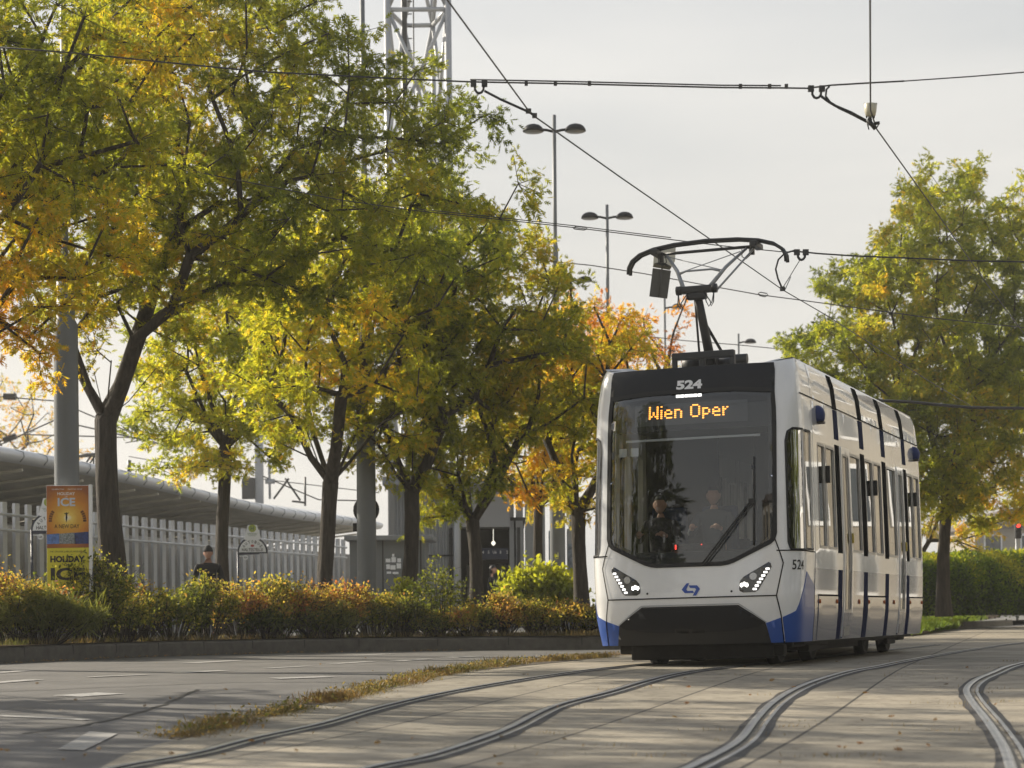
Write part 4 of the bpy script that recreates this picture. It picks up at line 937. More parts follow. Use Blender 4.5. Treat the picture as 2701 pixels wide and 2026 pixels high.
wl = tag(MB().box(Vector((f0.x, f0.y, 1.45)) + fd * (fl / 2) - fn * .45, (fl + 4, .2, 2.5), (fd, fn, Vector((0, 0, 1)))).build('platform_wall', M['concrete']), "mottled grey concrete wall behind the fence posts", 'wall')
# canopy: a long curved roof edge running away to the right
c0 = at(-150, 1160, 52); c1 = at(1010, 1388, 104)
cd = Vector((c1.x - c0.x, c1.y - c0.y, 0)); cl = cd.length; cd.normalize(); cn = Vector((-cd.y, cd.x, 0)); z0c, z1c = c0.z, c1.z
ca = empty('platform_canopy', (c0.x, c0.y, 0), 0, "long pale-edged platform roof with a shaded underside behind the fence", 'canopy')
def cpt(t, w, dz): return cd * t + cn * w + Vector((0, 0, z0c + (z1c - z0c) * t / cl + dz))
def cloft(prof, n=14):
    mb = MB(); V = [cpt(cl * i / n, w, dz + .12 * math.sin(i * .55)) for i in range(n + 1) for w, dz in prof]; m_ = len(prof)
    return mb.add(V, [(i * m_ + j, (i + 1) * m_ + j, (i + 1) * m_ + j + 1, i * m_ + j + 1) for i in range(n) for j in range(m_ - 1)], 0, True)
M['canopywhite'] = mat('canopy_membrane', (.66, .67, .68), .4, var=.04, vscale=.7)
M['under'] = mat('canopy_underside', (.55, .51, .42), .7, var=.4, vscale=.55, stretch=(1, .25, 1.4))  # dappled sunlight put into the colour as stretched light patches
cloft([(9, 1.1), (5, .85), (2, .45), (.35, .12), (0, 0), (-.02, -.12), (.1, -.25), (.3, -.28)]).build('roof_sheet', M['canopywhite'], ca)
cloft([(.3, -.28), (2.5, -.42), (5, -.75), (7.5, -1.15), (9.5, -1.5)]).build('underside', M['under'], ca)
mb = MB()
for i in range(22):
    t = cl * (i + .5) / 22; mb.tube([cpt(t, .3, -.34), cpt(t + .5, 4, -.72), cpt(t + 1.0, 8.5, -1.40)], .045, 6)
mb.build('rib', mat('rib_grey', (.50, .47, .39), .7), ca)
for i in range(1, 30):
    mb = MB()
    t = cl * i / 30; wv = .12 * math.sin(t / cl * 14 * .55); q = [cpt(t, w, dz + wv) for w, dz in ((.36, .125), (-.012, .0), (-.03, -.12), (.09, -.26))]; mb.tube(q, .018, 4)
    mb.build('edge_joint', M['galv'], ca)
mb = MB(); mb.tube([cpt(cl * i / 20, 6.2, -1.25 + .12 * math.sin(i * .55 * 14 / 20)) for i in range(21)], .12, 8); mb.build('gutter', mat('gutter_dark', (.10, .09, .075), .6), ca)
for i in range(6):
    mb = MB(); t = cl * (i + .3) / 6; q = cpt(t, 7, -1.3); mb.tube([Vector((q.x, q.y, .2)), q], .16, 10); mb.build('column', M['galv'], ca)
wl2 = tag(MB().box(Vector((c0.x, c0.y, 1.9)) + cd * (cl / 2) + cn * 9.6, (cl, .3, 3.6), (cd, cn, Vector((0, 0, 1)))).build('station_wall', mat('station_wall_grey', (.17, .165, .15), .8, var=.35, vscale=.7)), "dark grey station wall under the platform roof", 'wall')
# kiosk
h0 = at(1022, 1505, 57); kw = 200 / (F / 57)
ki = empty('kiosk', (h0.x, h0.y, .2), 0, "grey flat-roofed kiosk with white decals behind the lamp post", 'kiosk'); kh = at(1022, 1425, 57).z - .2
mb = MB(); mb.bbox((0, 1.2, kh / 2), (kw, 2.4, kh), .02); mb.build('wall', mat('kiosk_grey', (.15, .16, .165), .5, var=.06, vscale=2), ki)
mb = MB(); mb.bbox((.05, 1.15, kh + .06), (kw + .35, 2.8, .13), .02); mb.build('roof', mat('kiosk_roof', (.22, .23, .235), .5), ki)
mb = MB(); mb.box((.44 * kw, -.008, kh / 2), (.04, .012, kh)); mb.box((-.06 * kw, -.008, kh / 2), (.03, .012, kh)); mb.build('panel_joint', M['black'], ki)
mb = MB()
for dx, dz, w, h in ((0, 0, .13, .10), (.15, .02, .12, .14), (.30, 0, .10, .11), (0, -.17, .10, .13), (.13, -.19, .14, .12), (.29, -.15, .12, .14), (.14, .14, .06, .08), (.02, -.33, .12, .06), (.2, -.34, .16, .06)): mb.box((.02 + dx, -.012, kh - .55 + dz), (w, .01, h))
mb.build('decal', M['plate'], ki)
# station building
YB = 63.0; kB = YB / F
def bx(px): return (at(px, 1500, YB).x)
def bz(py): return at(1250, py, YB).z - .2
sb = empty('station_building', (bx(1250), YB, .2), 0, "station entrance hall with ribbed grey cladding and a dark open front", 'building'); X0 = bx(1250)
mb = MB(); xa_, xb_ = bx(1040) - X0, bx(1196) - X0; hB = bz(1280); nr = int((xb_ - xa_) / .10)
V = []; Fs = []
for i in range(nr * 4 + 1):
    x = xa_ + (xb_ - xa_) * i / (nr * 4); y = (0, 0, .06, .06)[i % 4]; V += [(x, y, 0), (x, y, hB)]
mb.add(V, [(2 * i, 2 * i + 2, 2 * i + 3, 2 * i + 1) for i in range(nr * 4)]); mb.box((xa_ + (xb_ - xa_) / 2, 2, hB / 2), (xb_ - xa_ - .02, 3.7, hB)); mb.build('ribbed_cladding', mat('cladding_grey', (.30, .31, .32), .45, metal=.2), sb)
mb = MB(); mb.box(((xa_ + xb_) / 2, -.02, bz(1465)), (xb_ - xa_, .03, .05)); mb.build('cladding_joint', M['black'], sb)
mb = MB(); mb.tube([(bx(1207) - X0, -.2, 0), (bx(1207) - X0, -.2, hB)], .11, 14); mb.build('column', mat('column_grey', (.42, .43, .43), .5), sb)
xc, xd = bx(1216) - X0, bx(1342) - X0; zo = bz(1392)
mb = MB(); mb.box(((xc + xd) / 2, .5, (zo + hB) / 2 + .01), (xd - xc + .1, 1.4, hB - zo)); mb.build('lintel', mat('lintel_grey', (.30, .30, .30), .6), sb)
mb = MB(); mb.box(((xc + xd) / 2, 7, zo / 2), (xd - xc + 1, .1, zo + .4)); mb.box(((xc + xd) / 2, 3.5, zo + .25), (xd - xc + 1, 7, .1)); mb.box((xc - .3, 3.5, zo / 2), (.1, 7, zo)); mb.box((xd + .3, 3.5, zo / 2), (.1, 7, zo)); mb.build('dark_hall', mat('hall_dark', (.05, .05, .05), .8, var=.4, vscale=1.5), sb)
mb = MB()
for px, w in ((1290, .05), (1303, .10), (1308, .07), (1319, .08), (1331, .06), (1228, .07), (1234, .05)): mb.box((bx(px) - X0, 5.0, bz(1480) / 2 + .05), (w * 1.6, .05, bz(1480) - .1))
mb.build('glazing_panel', mat('hall_glazing', (.55, .56, .56), .3), sb)
mb = MB(); mb.bbox((bx(1303) - X0, .1, (bz(1446) + bz(1476)) / 2), ((1340 - 1266) * kB, .12, bz(1446) - bz(1476)), .01); sp = mb.build('sign_panel', M['navysign'], sb)
for t_, a, b in (('4', 1272, 1277), ('5', 1287, 1291), ('U6', 1300, 1310), ('1', 1319, 1322), ('2', 1336, 1340)):
    mb = MB(); V, P = text_fit(t_, bx(a) - X0, bx(b) - X0, bz(1461), bz(1453), .02); mb.add([(x, .03, z) for x, z in V], P); mb.build('platform_number', M['signpale'], sp)
mb = MB()
for a, b in ((1343, 1358), (1360, 1382), (1384, 1410), (1412, 1440)): mb.bbox(((bx(a) + bx(b)) / 2 - X0, .1, hB / 2), (bx(b) - bx(a) - .03, .16, hB), .01)
mb.build('side_panel', mat('side_panel_grey', (.26, .27, .28), .4, metal=.2, var=.08, vscale=1.5), sb)
mb = MB(); mb.box(((xa_ + bx(1440) - X0) / 2, 3, hB + .12), (bx(1440) - X0 - xa_ + .6, 7.2, .25)); mb.build('roof', M['galv'], sb)
mb = MB(); mb.lathe([(0, -.07), (.07, 0), (.04, .07), (0, .08)], 10, (bx(1300) - X0, 2.5, bz(1427))); mb.tube([(bx(1300) - X0, 2.5, bz(1427) + .07), (bx(1300) - X0, 2.5, zo + .2)], .008, 5); mb.build('pendant_light', mat('pendant_glow', (.8, .8, .7), .4, emit=(1, .95, .8), es=1.0), sb)
# advertising totem and stall beyond the entrance
for px, py0, py1, w, col, lab, cat in ((1462, 1400, 1600, 30, (.12, .25, .45), "blue information pillar between the entrance and the lamp post", 'info pillar'), (1508, 1395, 1600, 26, (.50, .51, .52), "white advertising pillar beside the last trunk left of the tram", 'advertising pillar')):
    a = at(px, py0, 66); o = empty('information_pillar', (a.x, a.y, .2), 0, lab, cat); h = a.z - .2
    mb = MB(); mb.bbox((0, 0, h / 2), (w * 66 / F, .3, h), .03); mb.build('pillar_body', mat('pillar_' + cat.split()[0], col, .4, var=.25, vscale=2), o); mb = MB(); mb.bbox((0, -.16, h * .62), (w * 66 / F * .8, .03, h * .45), .01); mb.build('display_panel', mat('panel_' + cat.split()[0], (.30, .36, .45), .3, var=.6, vscale=6), o)
# lattice mast
YT = 68.0; tA = at(1030, 1000, YT); tB = at(1188, 1000, YT); tw_ = (tB.x - tA.x)
lt = empty('lattice_mast', (tA.x, YT, .2), 0, "tall white tubular lattice mast rising behind the trees", 'mast'); TH_ = 24.0; dp_ = tw_ * .95
cor = [(0, 0), (tw_, 0), (tw_ * .72, dp_), (-tw_ * -.22, dp_)]
M['mastwhite'] = mat('mast_white', (.40, .41, .42), .4, metal=.2)
for i, (x, y) in enumerate(cor):
    mb = MB(); r = .115 if i < 2 else .08; mb.tube([(x * 1.03, y, 0), (x * 1.0, y, TH_)], r, 12); mb.build('corner_tube', M['mastwhite'], lt)
levels = [2.0, 6.6, 9.9 + .3, 13.9, 20.0 + .2, 24.]; levels = [at(1110, py, YT).z - .2 for py in (1390, 1000, 690, 382, 25, -330)]
mb = MB()
for z in levels:
    for i in range(4): a, b = cor[i], cor[(i + 1) % 4]; mb.tube([(a[0], a[1], z), (b[0], b[1], z)], .075, 8)
for z0_, z1_ in zip(levels, levels[1:]):
    zm = (z0_ + z1_) / 2
    for i in range(4):
        a, b = cor[i], cor[(i + 1) % 4]; mb.tube([(a[0], a[1], z1_), ((a[0] + b[0]) / 2, (a[1] + b[1]) / 2, zm), (b[0], b[1], z0_)], .065, 8); mb.tube([(b[0], b[1], z1_), ((a[0] + b[0]) / 2, (a[1] + b[1]) / 2, zm)], .065, 8); 
        if i % 2 == 0: mb.tube([((a[0] + b[0]) / 2, (a[1] + b[1]) / 2, zm), (a[0], a[1], z0_)], .065, 8)
mb.build('brace', M['mastwhite'], lt)
mb = MB(); mb.box((tw_ * .27, .5, TH_ / 2), (.16, .12, TH_))
for i in range(60): mb.box((tw_ * .36, .5, .4 + i * .4), (.14, .03, .03))
mb.tube([(tw_ * .42, .5, 0), (tw_ * .42, .5, TH_)], .025, 6); mb.build('cable_ladder', M['darkmetal'], lt)
# railway catenary beyond the platform
def rod(name, P, r, m, label, cat, group=None, n=6):
    mb = MB(); mb.tube(P, r, n); return tag(mb.build(name, m), label, cat, group)
YR = 92.0
o = empty('railway_mast', (at(686, 1500, YR).x, YR, .2), 0, "grey railway mast above the platform roof, right of the second trunk", 'mast'); zt = at(686, 1150, YR).z
mb = MB(); mb.box((0, 0, zt / 2), (.34, .34, zt)); mb.build('mast_column', M['galv'], o); mb = MB(); mb.box((-.45, -.2, at(686, 1290, YR).z - .2), (.55, .3, .9)); mb.build('signal_box', M['darkmetal'], o)
mb = MB(); a = lambda px, py: at(px, py, YR) - Vector((o.location.x, YR, .2)); mb.tube([a(690, 1217), a(740, 1217)], .05, 6); mb.tube([a(710, 1217), a(712, 1316)], .06, 6); mb.tube([a(700, 1270), a(725, 1270)], .12, 6); mb.build('cantilever', M['galv'], o)
o = empty('railway_gantry', at(760, 1300, YR), 0, "dark cross-braced railway gantry above the roof between two trunks", 'gantry'); a = lambda px, py: at(px, py, YR) - at(760, 1300, YR)
mb = MB()
for p, q in (((722, 1316), (762, 1262)), ((752, 1262), (792, 1320)), ((770, 1322), (804, 1326)), ((805, 1258), (805, 1335))): mb.tube([a(*p), a(*q)], .05, 6)
mb.build('gantry_frame', M['darkmetal'], o)
o = empty('railway_gantry', at(250, 1220, YR), 0, "dark railway truss end showing between the poster's post and the first trunk", 'gantry'); a = lambda px, py: at(px, py, YR) - at(250, 1220, YR)
mb = MB()
for p, q, r in (((205, 1202), (272, 1199), .10), ((268, 1190), (270, 1238), .14), ((222, 1228), (240, 1203), .045), ((232, 1230), (250, 1203), .045), ((247, 1230), (247, 1204), .04), ((257, 1234), (257, 1204), .04)): mb.tube([a(*p), a(*q)], r, 6)
mb.build('gantry_frame', M['darkmetal'], o)
o = empty('railway_mast', at(340, 1220, YR), 0, "railway mast partly hidden by the first trunk, above the roof edge", 'mast'); a = lambda px, py: at(px, py, YR) - at(340, 1220, YR)
mb = MB(); mb.tube([a(341, 1255), a(341, 1214)], .09, 6); mb.build('mast_column', M['darkmetal'], o); mb = MB(); mb.tube([a(330, 1168), a(398, 1157)], .025, 5); mb.tube([a(398, 1157), a(395, 1150), a(385, 1166)], .04, 5); mb.build('cantilever', M['darkmetal'], o)
rw = [([(-20, 1045), (150, 1058), (380, 1156), (420, 1160)], .03, "thin railway wire with a black insulator at the far left edge"), ([(-20, 1182), (60, 1146), (145, 1108), (420, 1170)], .035, "slanting railway stay with a black insulator over the roof edge"), ([(60, 1146), (240, 1151), (460, 1158), (840, 1318), (990, 1322)], .03, "long thin railway wire low over the platform roof"), ([(340, 1204), (480, 1228), (640, 1258), (1000, 1300)], .02, "thinnest railway wire between the trunks")]
for i, (P, r, lab) in enumerate(rw): 
    w = empty('railway_wire', at(*P[0], YR), 0, lab, 'wire', 'railway wires'); mb = MB(); mb.tube([at(*p, YR) - w.location for p in P], r, 5); mb.build('cable', M['wire'], w)
    if i < 2:
        q0, q1 = ((10, 1046), (42, 1047)) if i == 0 else ((10, 1162), (42, 1150)); A_, B_ = at(*q0, YR - .1) - w.location, at(*q1, YR - .1) - w.location; mb = MB()
        mb.tube([A_.lerp(B_, t_ / 16) for t_ in range(17)], [.10 if t_ % 2 else .17 for t_ in range(17)], 10); mb.build('insulator', M['black'], w)

# ------------------------------------------------------------------ overhead line of the tram
ZWIRE = 5.23
cw1 = [(1080, -160), (1180, 0), (1400, 300), (1640, 470), (1860, 622), (2065, 765), (2180, 832), (2450, 1005), (2560, 1070)]
def pos(p, Y=None): return at(p[0], p[1], Y) if Y else onz(p[0], p[1], ZWIRE)
w1 = empty('contact_wire', pos((1400, 300)), 0, "contact wire slanting down from the lattice mast to the pantograph", 'wire', 'tram overhead wires')
# this wire ends on the head of the pantograph in the photo: its height is set there
PTS1 = [pos(p) for p in cw1]
mb = MB(); mb.tube([p - w1.location for p in PTS1],   .0075, 6); mb.build('cable', M['wire'], w1)
w2 = empty('contact_wire', pos((2305, 330)), 0, "contact wire dropping from the top right past the white insulator into the right-hand tree", 'wire', 'tram overhead wires')
mb = MB(); mb.tube([pos(p) - w2.location for p in ((2294, -190), (2295, 0), (2296, 290), (2312, 340), (2470, 560), (2600, 745), (2701, 880))],   .0075, 6); mb.build('cable', M['wire'], w2)
Yk = pos((2300, 310)).y
mb = MB(); c = at(2296, 292, Yk) - w2.location; mb.lathe([(.0, -.055), (.045, -.05), (.055, -.01), (.062, .06), (.06, .062), (0, .05)], 14, c); mb.build('insulator', mat('insulator_cream', (.55, .52, .40), .35), w2)
mb = MB()
for p, q, r in (((2294, 310), (2296, 330), .02), ((2280, 272), (2286, 312), .006), ((2311, 272), (2304, 312), .012), ((2288, 315), (2310, 340), .022), ((2306, 326), (2320, 324), .016), ((2312, 338), (2319, 326), .006), ((2286, 320), (2292, 342), .006)): mb.tube([at(*p, Yk) - w2.location, at(*q, Yk) - w2.location], r, 6)
mb.build('clamp', M['darkmetal'], w2)
def uclamp(mb, L, px, py, Y, s=1.0):
    q = lambda x, y: at(px + x * s, py + y * s, Y) - L
    mb.tube([q(-12, 4), q(-11, 18), q(-6, 25), q(0, 27), q(6, 25), q(11, 18), q(12, 4)], .013 * Y / 20, 6)
    for x in (-15, 14): mb.box(q(x, 2), (.055 * Y / 20, .04, .055 * Y / 20))
Y1 = pos((1400, 300)).y
S1 = [(-40, 122), (200, 140), (420, 163), (700, 190), (1040, 207), (1240, 216), (1345, 218), (1500, 221), (1700, 226), (1900, 231), (2060, 232), (2130, 233), (2190, 225), (2290, 219), (2385, 214), (2560, 202), (2760, 186)]
s1 = empty('span_wire', at(1300, 220, Y1), 0, "heavier span wire crossing the upper sky from the tree tops to the right edge", 'wire', 'span wires across the street'); L = s1.location.copy()
mb = MB(); mb.tube([at(*p, Y1) - L for p in S1[:-2]], .008, 6); mb.tube([at(*p, Y1) - L for p in S1[-3:]], .006, 6)
mb.tube([at(p[0], p[1] - 6 - (3 if 5 < i < 9 else 0), Y1) - L for i, p in enumerate(S1[5:11])], .007, 6)
for x in (1388, 1465, 1555, 1953, 2030, 2074): mb.box(at(x, 228 if x > 1700 else 220, Y1) - L, (.03, .03, .04))
mb.build('cable', M['wire'], s1)
mb = MB(); uclamp(mb, L, 1264, 219, Y1); mb.tube([at(1278, 240, Y1) - L, at(1320, 262, Y1) - L, at(1396, 296, Y1) - L, at(1412, 306, Y1) - L], .012, 6); mb.box(at(1394, 293, Y1) - L, (.05, .04, .04)); mb.box(at(1410, 305, Y1) - L, (.045, .04, .04)); mb.build('hanger', M['darkmetal'], s1)
mb = MB(); uclamp(mb, L, 2154, 232, Y1); q = lambda x, y: at(x, y, Y1) - L
mb.tube([q(2166, 254), q(2185, 268), q(2205, 280), q(2245, 297), q(2284, 318)], .013, 6); mb.tube([q(2188, 228), q(2180, 236), q(2178, 254), q(2190, 270), q(2212, 285), q(2250, 303), q(2286, 322)], .010, 6); mb.build('hanger', M['darkmetal'], s1)
Y2 = pos((2065, 765)).y
S2 = [(330, 415), (420, 432), (560, 462), (700, 490), (900, 528), (1100, 556), (1300, 577), (1520, 601), (1640, 616), (1770, 632), (1900, 648), (2060, 664), (2110, 664), (2160, 669), (2250, 675), (2400, 681), (2560, 688), (2760, 692)]
s2 = empty('span_wire', at(1520, 601, Y2), 0, "span wire running from the tree crowns behind the pantograph head to the right-hand tree", 'wire', 'span wires across the street'); L = s2.location.copy(); q = lambda x, y: at(x, y, Y2) - L
mb = MB(); mb.tube([q(*p) for p in S2[:12]], .0075, 6); mb.tube([q(*p) for p in S2[11:13]], .006, 5); mb.tube([q(*p) for p in S2[12:]], .012, 6); mb.tube([q(x, y - 5) for x, y in S2[5:10]], .007, 5)
mb.tube([q(1512, 601), q(1520, 597), q(1545, 600), q(1550, 604), q(1540, 607), q(1515, 604), q(1512, 601)], .008, 6); mb.build('cable', M['wire'], s2)
mb = MB(); uclamp(mb, L, 2114, 664, Y2, .8); mb.tube([q(2095, 661), q(2070, 668), q(2053, 685), q(2046, 710), (q(2052, 735)), q(2062, 758)], .014, 6); mb.tube([q(2110, 686), q(2092, 715), q(2080, 735), q(2064, 760)], .006, 5); mb.tube([q(2086, 730), q(2070, 766)], .006, 5); mb.box(q(2064, 762), (.07, .05, .06)); mb.build('hanger', M['darkmetal'], s2)
Y3 = 47.
for P, Y, r, lab in (([(1335, 674), (1380, 682), (1560, 700), (1700, 722), (1850, 750), (2000, 777), (2100, 790), (2260, 812), (2450, 838), (2760, 870)], Y3, .012, "thin span wire with a small turnbuckle passing below the pantograph head"),
                     ([(1690, 885), (1800, 898), (1950, 910), (2060, 921), (2200, 930)], 66, .014, "faint far span wire just above the tram roof"),
                     ([(2290, 1055), (2400, 1060), (2480, 1068), (2560, 1075), (2760, 1078)], 40, .03, "dark span cable in front of the right-hand tree's lower crown")):
    o = empty('span_wire', at(*P[0], Y), 0, lab, 'wire', 'span wires across the street'); mb = MB(); mb.tube([at(*p, Y) - o.location for p in P], r, 5); mb.build('cable', M['wire'], o)
    if Y == Y3:
        mb = MB(); q = lambda x, y: at(x, y, Y) - o.location; mb.tube([q(2000, 774), q(2006, 771), q(2022, 774), q(2026, 779), q(2018, 783), q(2004, 780), q(2000, 774)], .012, 6); mb.build('turnbuckle', M['darkmetal'], o)
# small insulated box hanging left of the pantograph
Yb = Y2 - .3; bx0 = at(1752, 660, Yb)
o = empty('section_insulator', bx0, 0, "cream box with a dark flap hanging from the span wire left of the pantograph", 'insulator box'); q = lambda x, y, dy=0: at(x, y, Yb + dy) - bx0; kk = Yb / F
mb = MB(); A_ = [q(1728, 665), q(1765, 645), q(1782, 650), q(1780, 690), q(1770, 705), q(1725, 697)]; mb.prism([(p.x, p.z) for p in A_], (0, -.05, 0), Vector((1, 0, 0)), Vector((0, 0, 1)), -.30); mb.build('box', mat('box_cream', (.55, .53, .44), .5), o)
mb = MB(); A_ = [q(1725, 697), q(1770, 705), q(1745, 692)]; mb.prism([(p.x, p.z) for p in A_], (0, -.07, 0), Vector((1, 0, 0)), Vector((0, 0, 1)), -.3); mb.build('box_mouth', M['black'], o)
mb = MB(); A_ = [q(1722, 707), q(1770, 714), q(1760, 787), q(1713, 781)]; mb.prism([(p.x, p.z) for p in A_], (0, 0, 0), Vector((1, 0, 0)), Vector((0, 0, 1)), -.04); mb.tube([q(1747, 690), q(1746, 715)], .012, 6); mb.tube([q(1745, 712, -.05), q(1737, 785, -.05)], .012, 5); mb.build('flap', mat('flap_brown', (.075, .07, .06), .5, var=.2, vscale=8), o)

# ------------------------------------------------------------------ traffic light and far right
YL = 82.; p0 = at(2683, 1400, YL)
o = empty('traffic_light', (p0.x, p0.y, .2), 0, "traffic light showing red at the right edge beside the hedge", 'traffic light'); zc = p0.z - .2
mb = MB(); mb.tube([(0, .1, 0), (0, .1, zc + .3)], .05, 10); mb.build('pole', M['galv'], o)
mb = MB(); mb.bbox((0, -.1, zc), (.24, .22, .62), .03); mb.build('signal_housing', M['black'], o)
for i, (m, zz) in enumerate((('redlamp', .19), ('black', 0), ('black', -.19))):
    mb = MB(); mb.lathe([(0, .0), (.085, 0), (.085, .03)], 16, (0, -.215, zc + zz), 0, (Vector((1, 0, 0)), Vector((0, 0, 1)), Vector((0, 1, 0))), False); mb.build('signal_lamp', M[m], o)
    mb = MB(); mb.tube([(.1 * math.cos(t_), -.3, zc + zz + .1 * math.sin(t_)) for t_ in np.linspace(0, math.pi, 9)], .02, 5); mb.build('visor', M['black'], o)
M['farwall'] = mat('far_wall_beige', (.34, .31, .26), .8, var=.2, vscale=.6); M['farwin'] = mat('far_window', (.05, .06, .07), .2)
def building(name, x0, x1, y0, y1, h, label, m, nfl, nwx, side='front', base=0., roof=True):
    o = empty(name, ((x0 + x1) / 2, (y0 + y1) / 2, base), 0, label, 'building'); w, dd = x1 - x0, y1 - y0
    mb = MB(); mb.box((0, 0, h / 2), (w, dd, h)); mb.build('wall', m, o)
    if roof: mb = MB(); mb.box((0, 0, h + .2), (w + .8, dd + .8, .4)); mb.box((0, 0, h + 1.0), (w * .96, dd * .9, 1.4), taper=.75); mb.build('roof', mat('roof_tile', (.13, .11, .10), .8, var=.2, vscale=1), o)
    for r in range(nfl):
        for k in range(nwx):
            z = h * (r + .55) / nfl
            if side == 'front': c, sz, ox = (-w / 2 + w * (k + .5) / nwx, -dd / 2, z), (w / nwx * .42, .06, h / nfl * .56), Vector((0, -1, 0))
            elif side == 'left': c, sz, ox = (-w / 2, -dd / 2 + dd * (k + .5) / nwx, z), (.06, dd / nwx * .42, h / nfl * .56), Vector((-1, 0, 0))
            else: c, sz, ox = (-w / 2 + w * (k + .5) / nwx, dd / 2, z), (w / nwx * .42, .06, h / nfl * .56), Vector((0, 1, 0))
            mb = MB(); c = Vector(c); mb.box(c + ox * .02, [s * 1.18 if s > .1 else s for s in sz]); f = mb.build('window_frame', M['plate'], o); mb = MB(); mb.box(c + ox * .045, sz); mb.build('pane', M['farwin'], f)
    return o
a = at(2620, 1385, 170); building('far_house', a.x - 1.5, a.x + 22, 170, 185, 7.2, "pale far building showing between the hedge and the right-hand tree's crown", M['farwall'], 2, 8)
# the street behind and beside the photographer, seen in the windscreen and in the tram's side
M['cream'] = mat('cream_render', (.27, .24, .19), .8, var=.3, vscale=.3); M['cream2'] = mat('sand_render', (.46, .40, .30), .8, var=.1, vscale=.3)
building('town_house', 25, 40, 34, 53, 13, "pale grey town house right of the street outside the picture", mat('house_pale', (.40, .39, .37), .8, var=.15, vscale=.3), 4, 7, 'left')
building('town_house', 26, 40, 54.5, 70, 16, "cream town house right of the street outside the picture", M['cream'], 5, 6, 'left')
building('town_house', 25.5, 40, 73, 96, 12, "white town house right of the street outside the picture", mat('house_white', (.46, .46, .45), .8, var=.15, vscale=.3), 4, 8, 'left')
building('town_house', -9, 22, -44, -30, 15, "sand-coloured town house behind the photographer", M['cream2'], 4, 8, 'back')

# ------------------------------------------------------------------ foliage
rng = np.random.default_rng(11)
OAK = np.array([[0, 0], [.03, .30], [.03, .58], [0, .80], [-.03, .30], [-.03, .58], [.30, .42], [.34, .70], [.20, .98], [-.30, .42], [-.34, .70], [-.20, .98], [0, 1.2]])
OAKF = np.array([[0, 1, 6], [1, 2, 7], [2, 3, 8], [4, 0, 9], [5, 4, 10], [3, 5, 11], [2, 12, 5], [1, 2, 5], [1, 5, 4]])
OVAL = np.array([[0, 0], [.26, .40], [.20, .78], [0, 1.0], [-.20, .78], [-.26, .40]]); OVALF = np.array([[0, 1, 2], [0, 2, 3], [0, 3, 4], [0, 4, 5]])
BLADE = np.array([[-.02, 0], [.02, 0], [.012, .55], [0, 1.], [-.012, .55]]); BLADEF = np.array([[0, 1, 2], [0, 2, 3], [0, 3, 4]])
def leaves(name, pos, direc, size, tint, m, parent, shape=OAK, faces=OAKF, curl=.25):
    n = len(pos); d = direc / (np.linalg.norm(direc, axis=1, keepdims=True) + 1e-9)
    r = rng.normal(size=(n, 3)); a = np.cross(d, r); a /= np.linalg.norm(a, axis=1, keepdims=True) + 1e-9; w = np.cross(a, d)
    S = shape; k = len(S); x = S[:, 0][None, :, None]; y = S[:, 1][None, :, None]
    sz = size[:, None, None]; cu = rng.normal(0, curl, n)[:, None, None]
    V = pos[:, None, :] + sz * (a[:, None, :] * x + d[:, None, :] * (y - .0) + w[:, None, :] * (cu * (y * y - .2 * y) + .5 * np.abs(x) * np.sign(cu)))
    Fc = (faces[None] + (np.arange(n) * k)[:, None, None]).reshape(-1, 3)
    return soup(name, V.reshape(-1, 3), Fc, m, np.repeat(tint, len(faces)), parent)
def nz3(P, s, seed): return np.array([noise.noise(Vector((p[0] * s + seed, p[1] * s - seed * .7, p[2] * s + seed * 1.3))) for p in P])
def fast_frustums(A, B, ra, rb, n):
    """many tapered twigs at once"""
    d = B - A; L = np.linalg.norm(d, axis=1, keepdims=True) + 1e-9; d = d / L
    ref = np.where(np.abs(d[:, 2:3]) < .9, np.array([[0, 0, 1.]]), np.array([[1., 0, 0]])); u = np.cross(ref, d); u /= np.linalg.norm(u, axis=1, keepdims=True); v = np.cross(d, u)
    q = np.arange(n) * 2 * np.pi / n; C = np.cos(q)[None, :, None]; S = np.sin(q)[None, :, None]; ring = u[:, None] * C + v[:, None] * S
    V = np.concatenate([A[:, None] + ring * ra[:, None, None], B[:, None] + ring * rb[:, None, None]], 1); k = np.arange(n)
    f = np.stack([k, (k + 1) % n, (k + 1) % n + n, k + n], 1); Fc = (f[None] + (np.arange(len(A)) * 2 * n)[:, None, None]).reshape(-1, 4)
    return V.reshape(-1, 3), Fc
def spread(pts, dmin):
    """thin the points until no two are nearer than dmin"""
    cell = {}; out = []
    for p in pts:
        k = tuple((p // dmin).astype(int)); ok = True
        for i in (-1, 0, 1):
            for j in (-1, 0, 1):
                for l in (-1, 0, 1):
                    for q in cell.get((k[0] + i, k[1] + j, k[2] + l), ()):
                        if ((p - q) ** 2).sum() < dmin * dmin: ok = False
        if ok: cell.setdefault(k, []).append(p); out.append(p)
    return np.array(out)
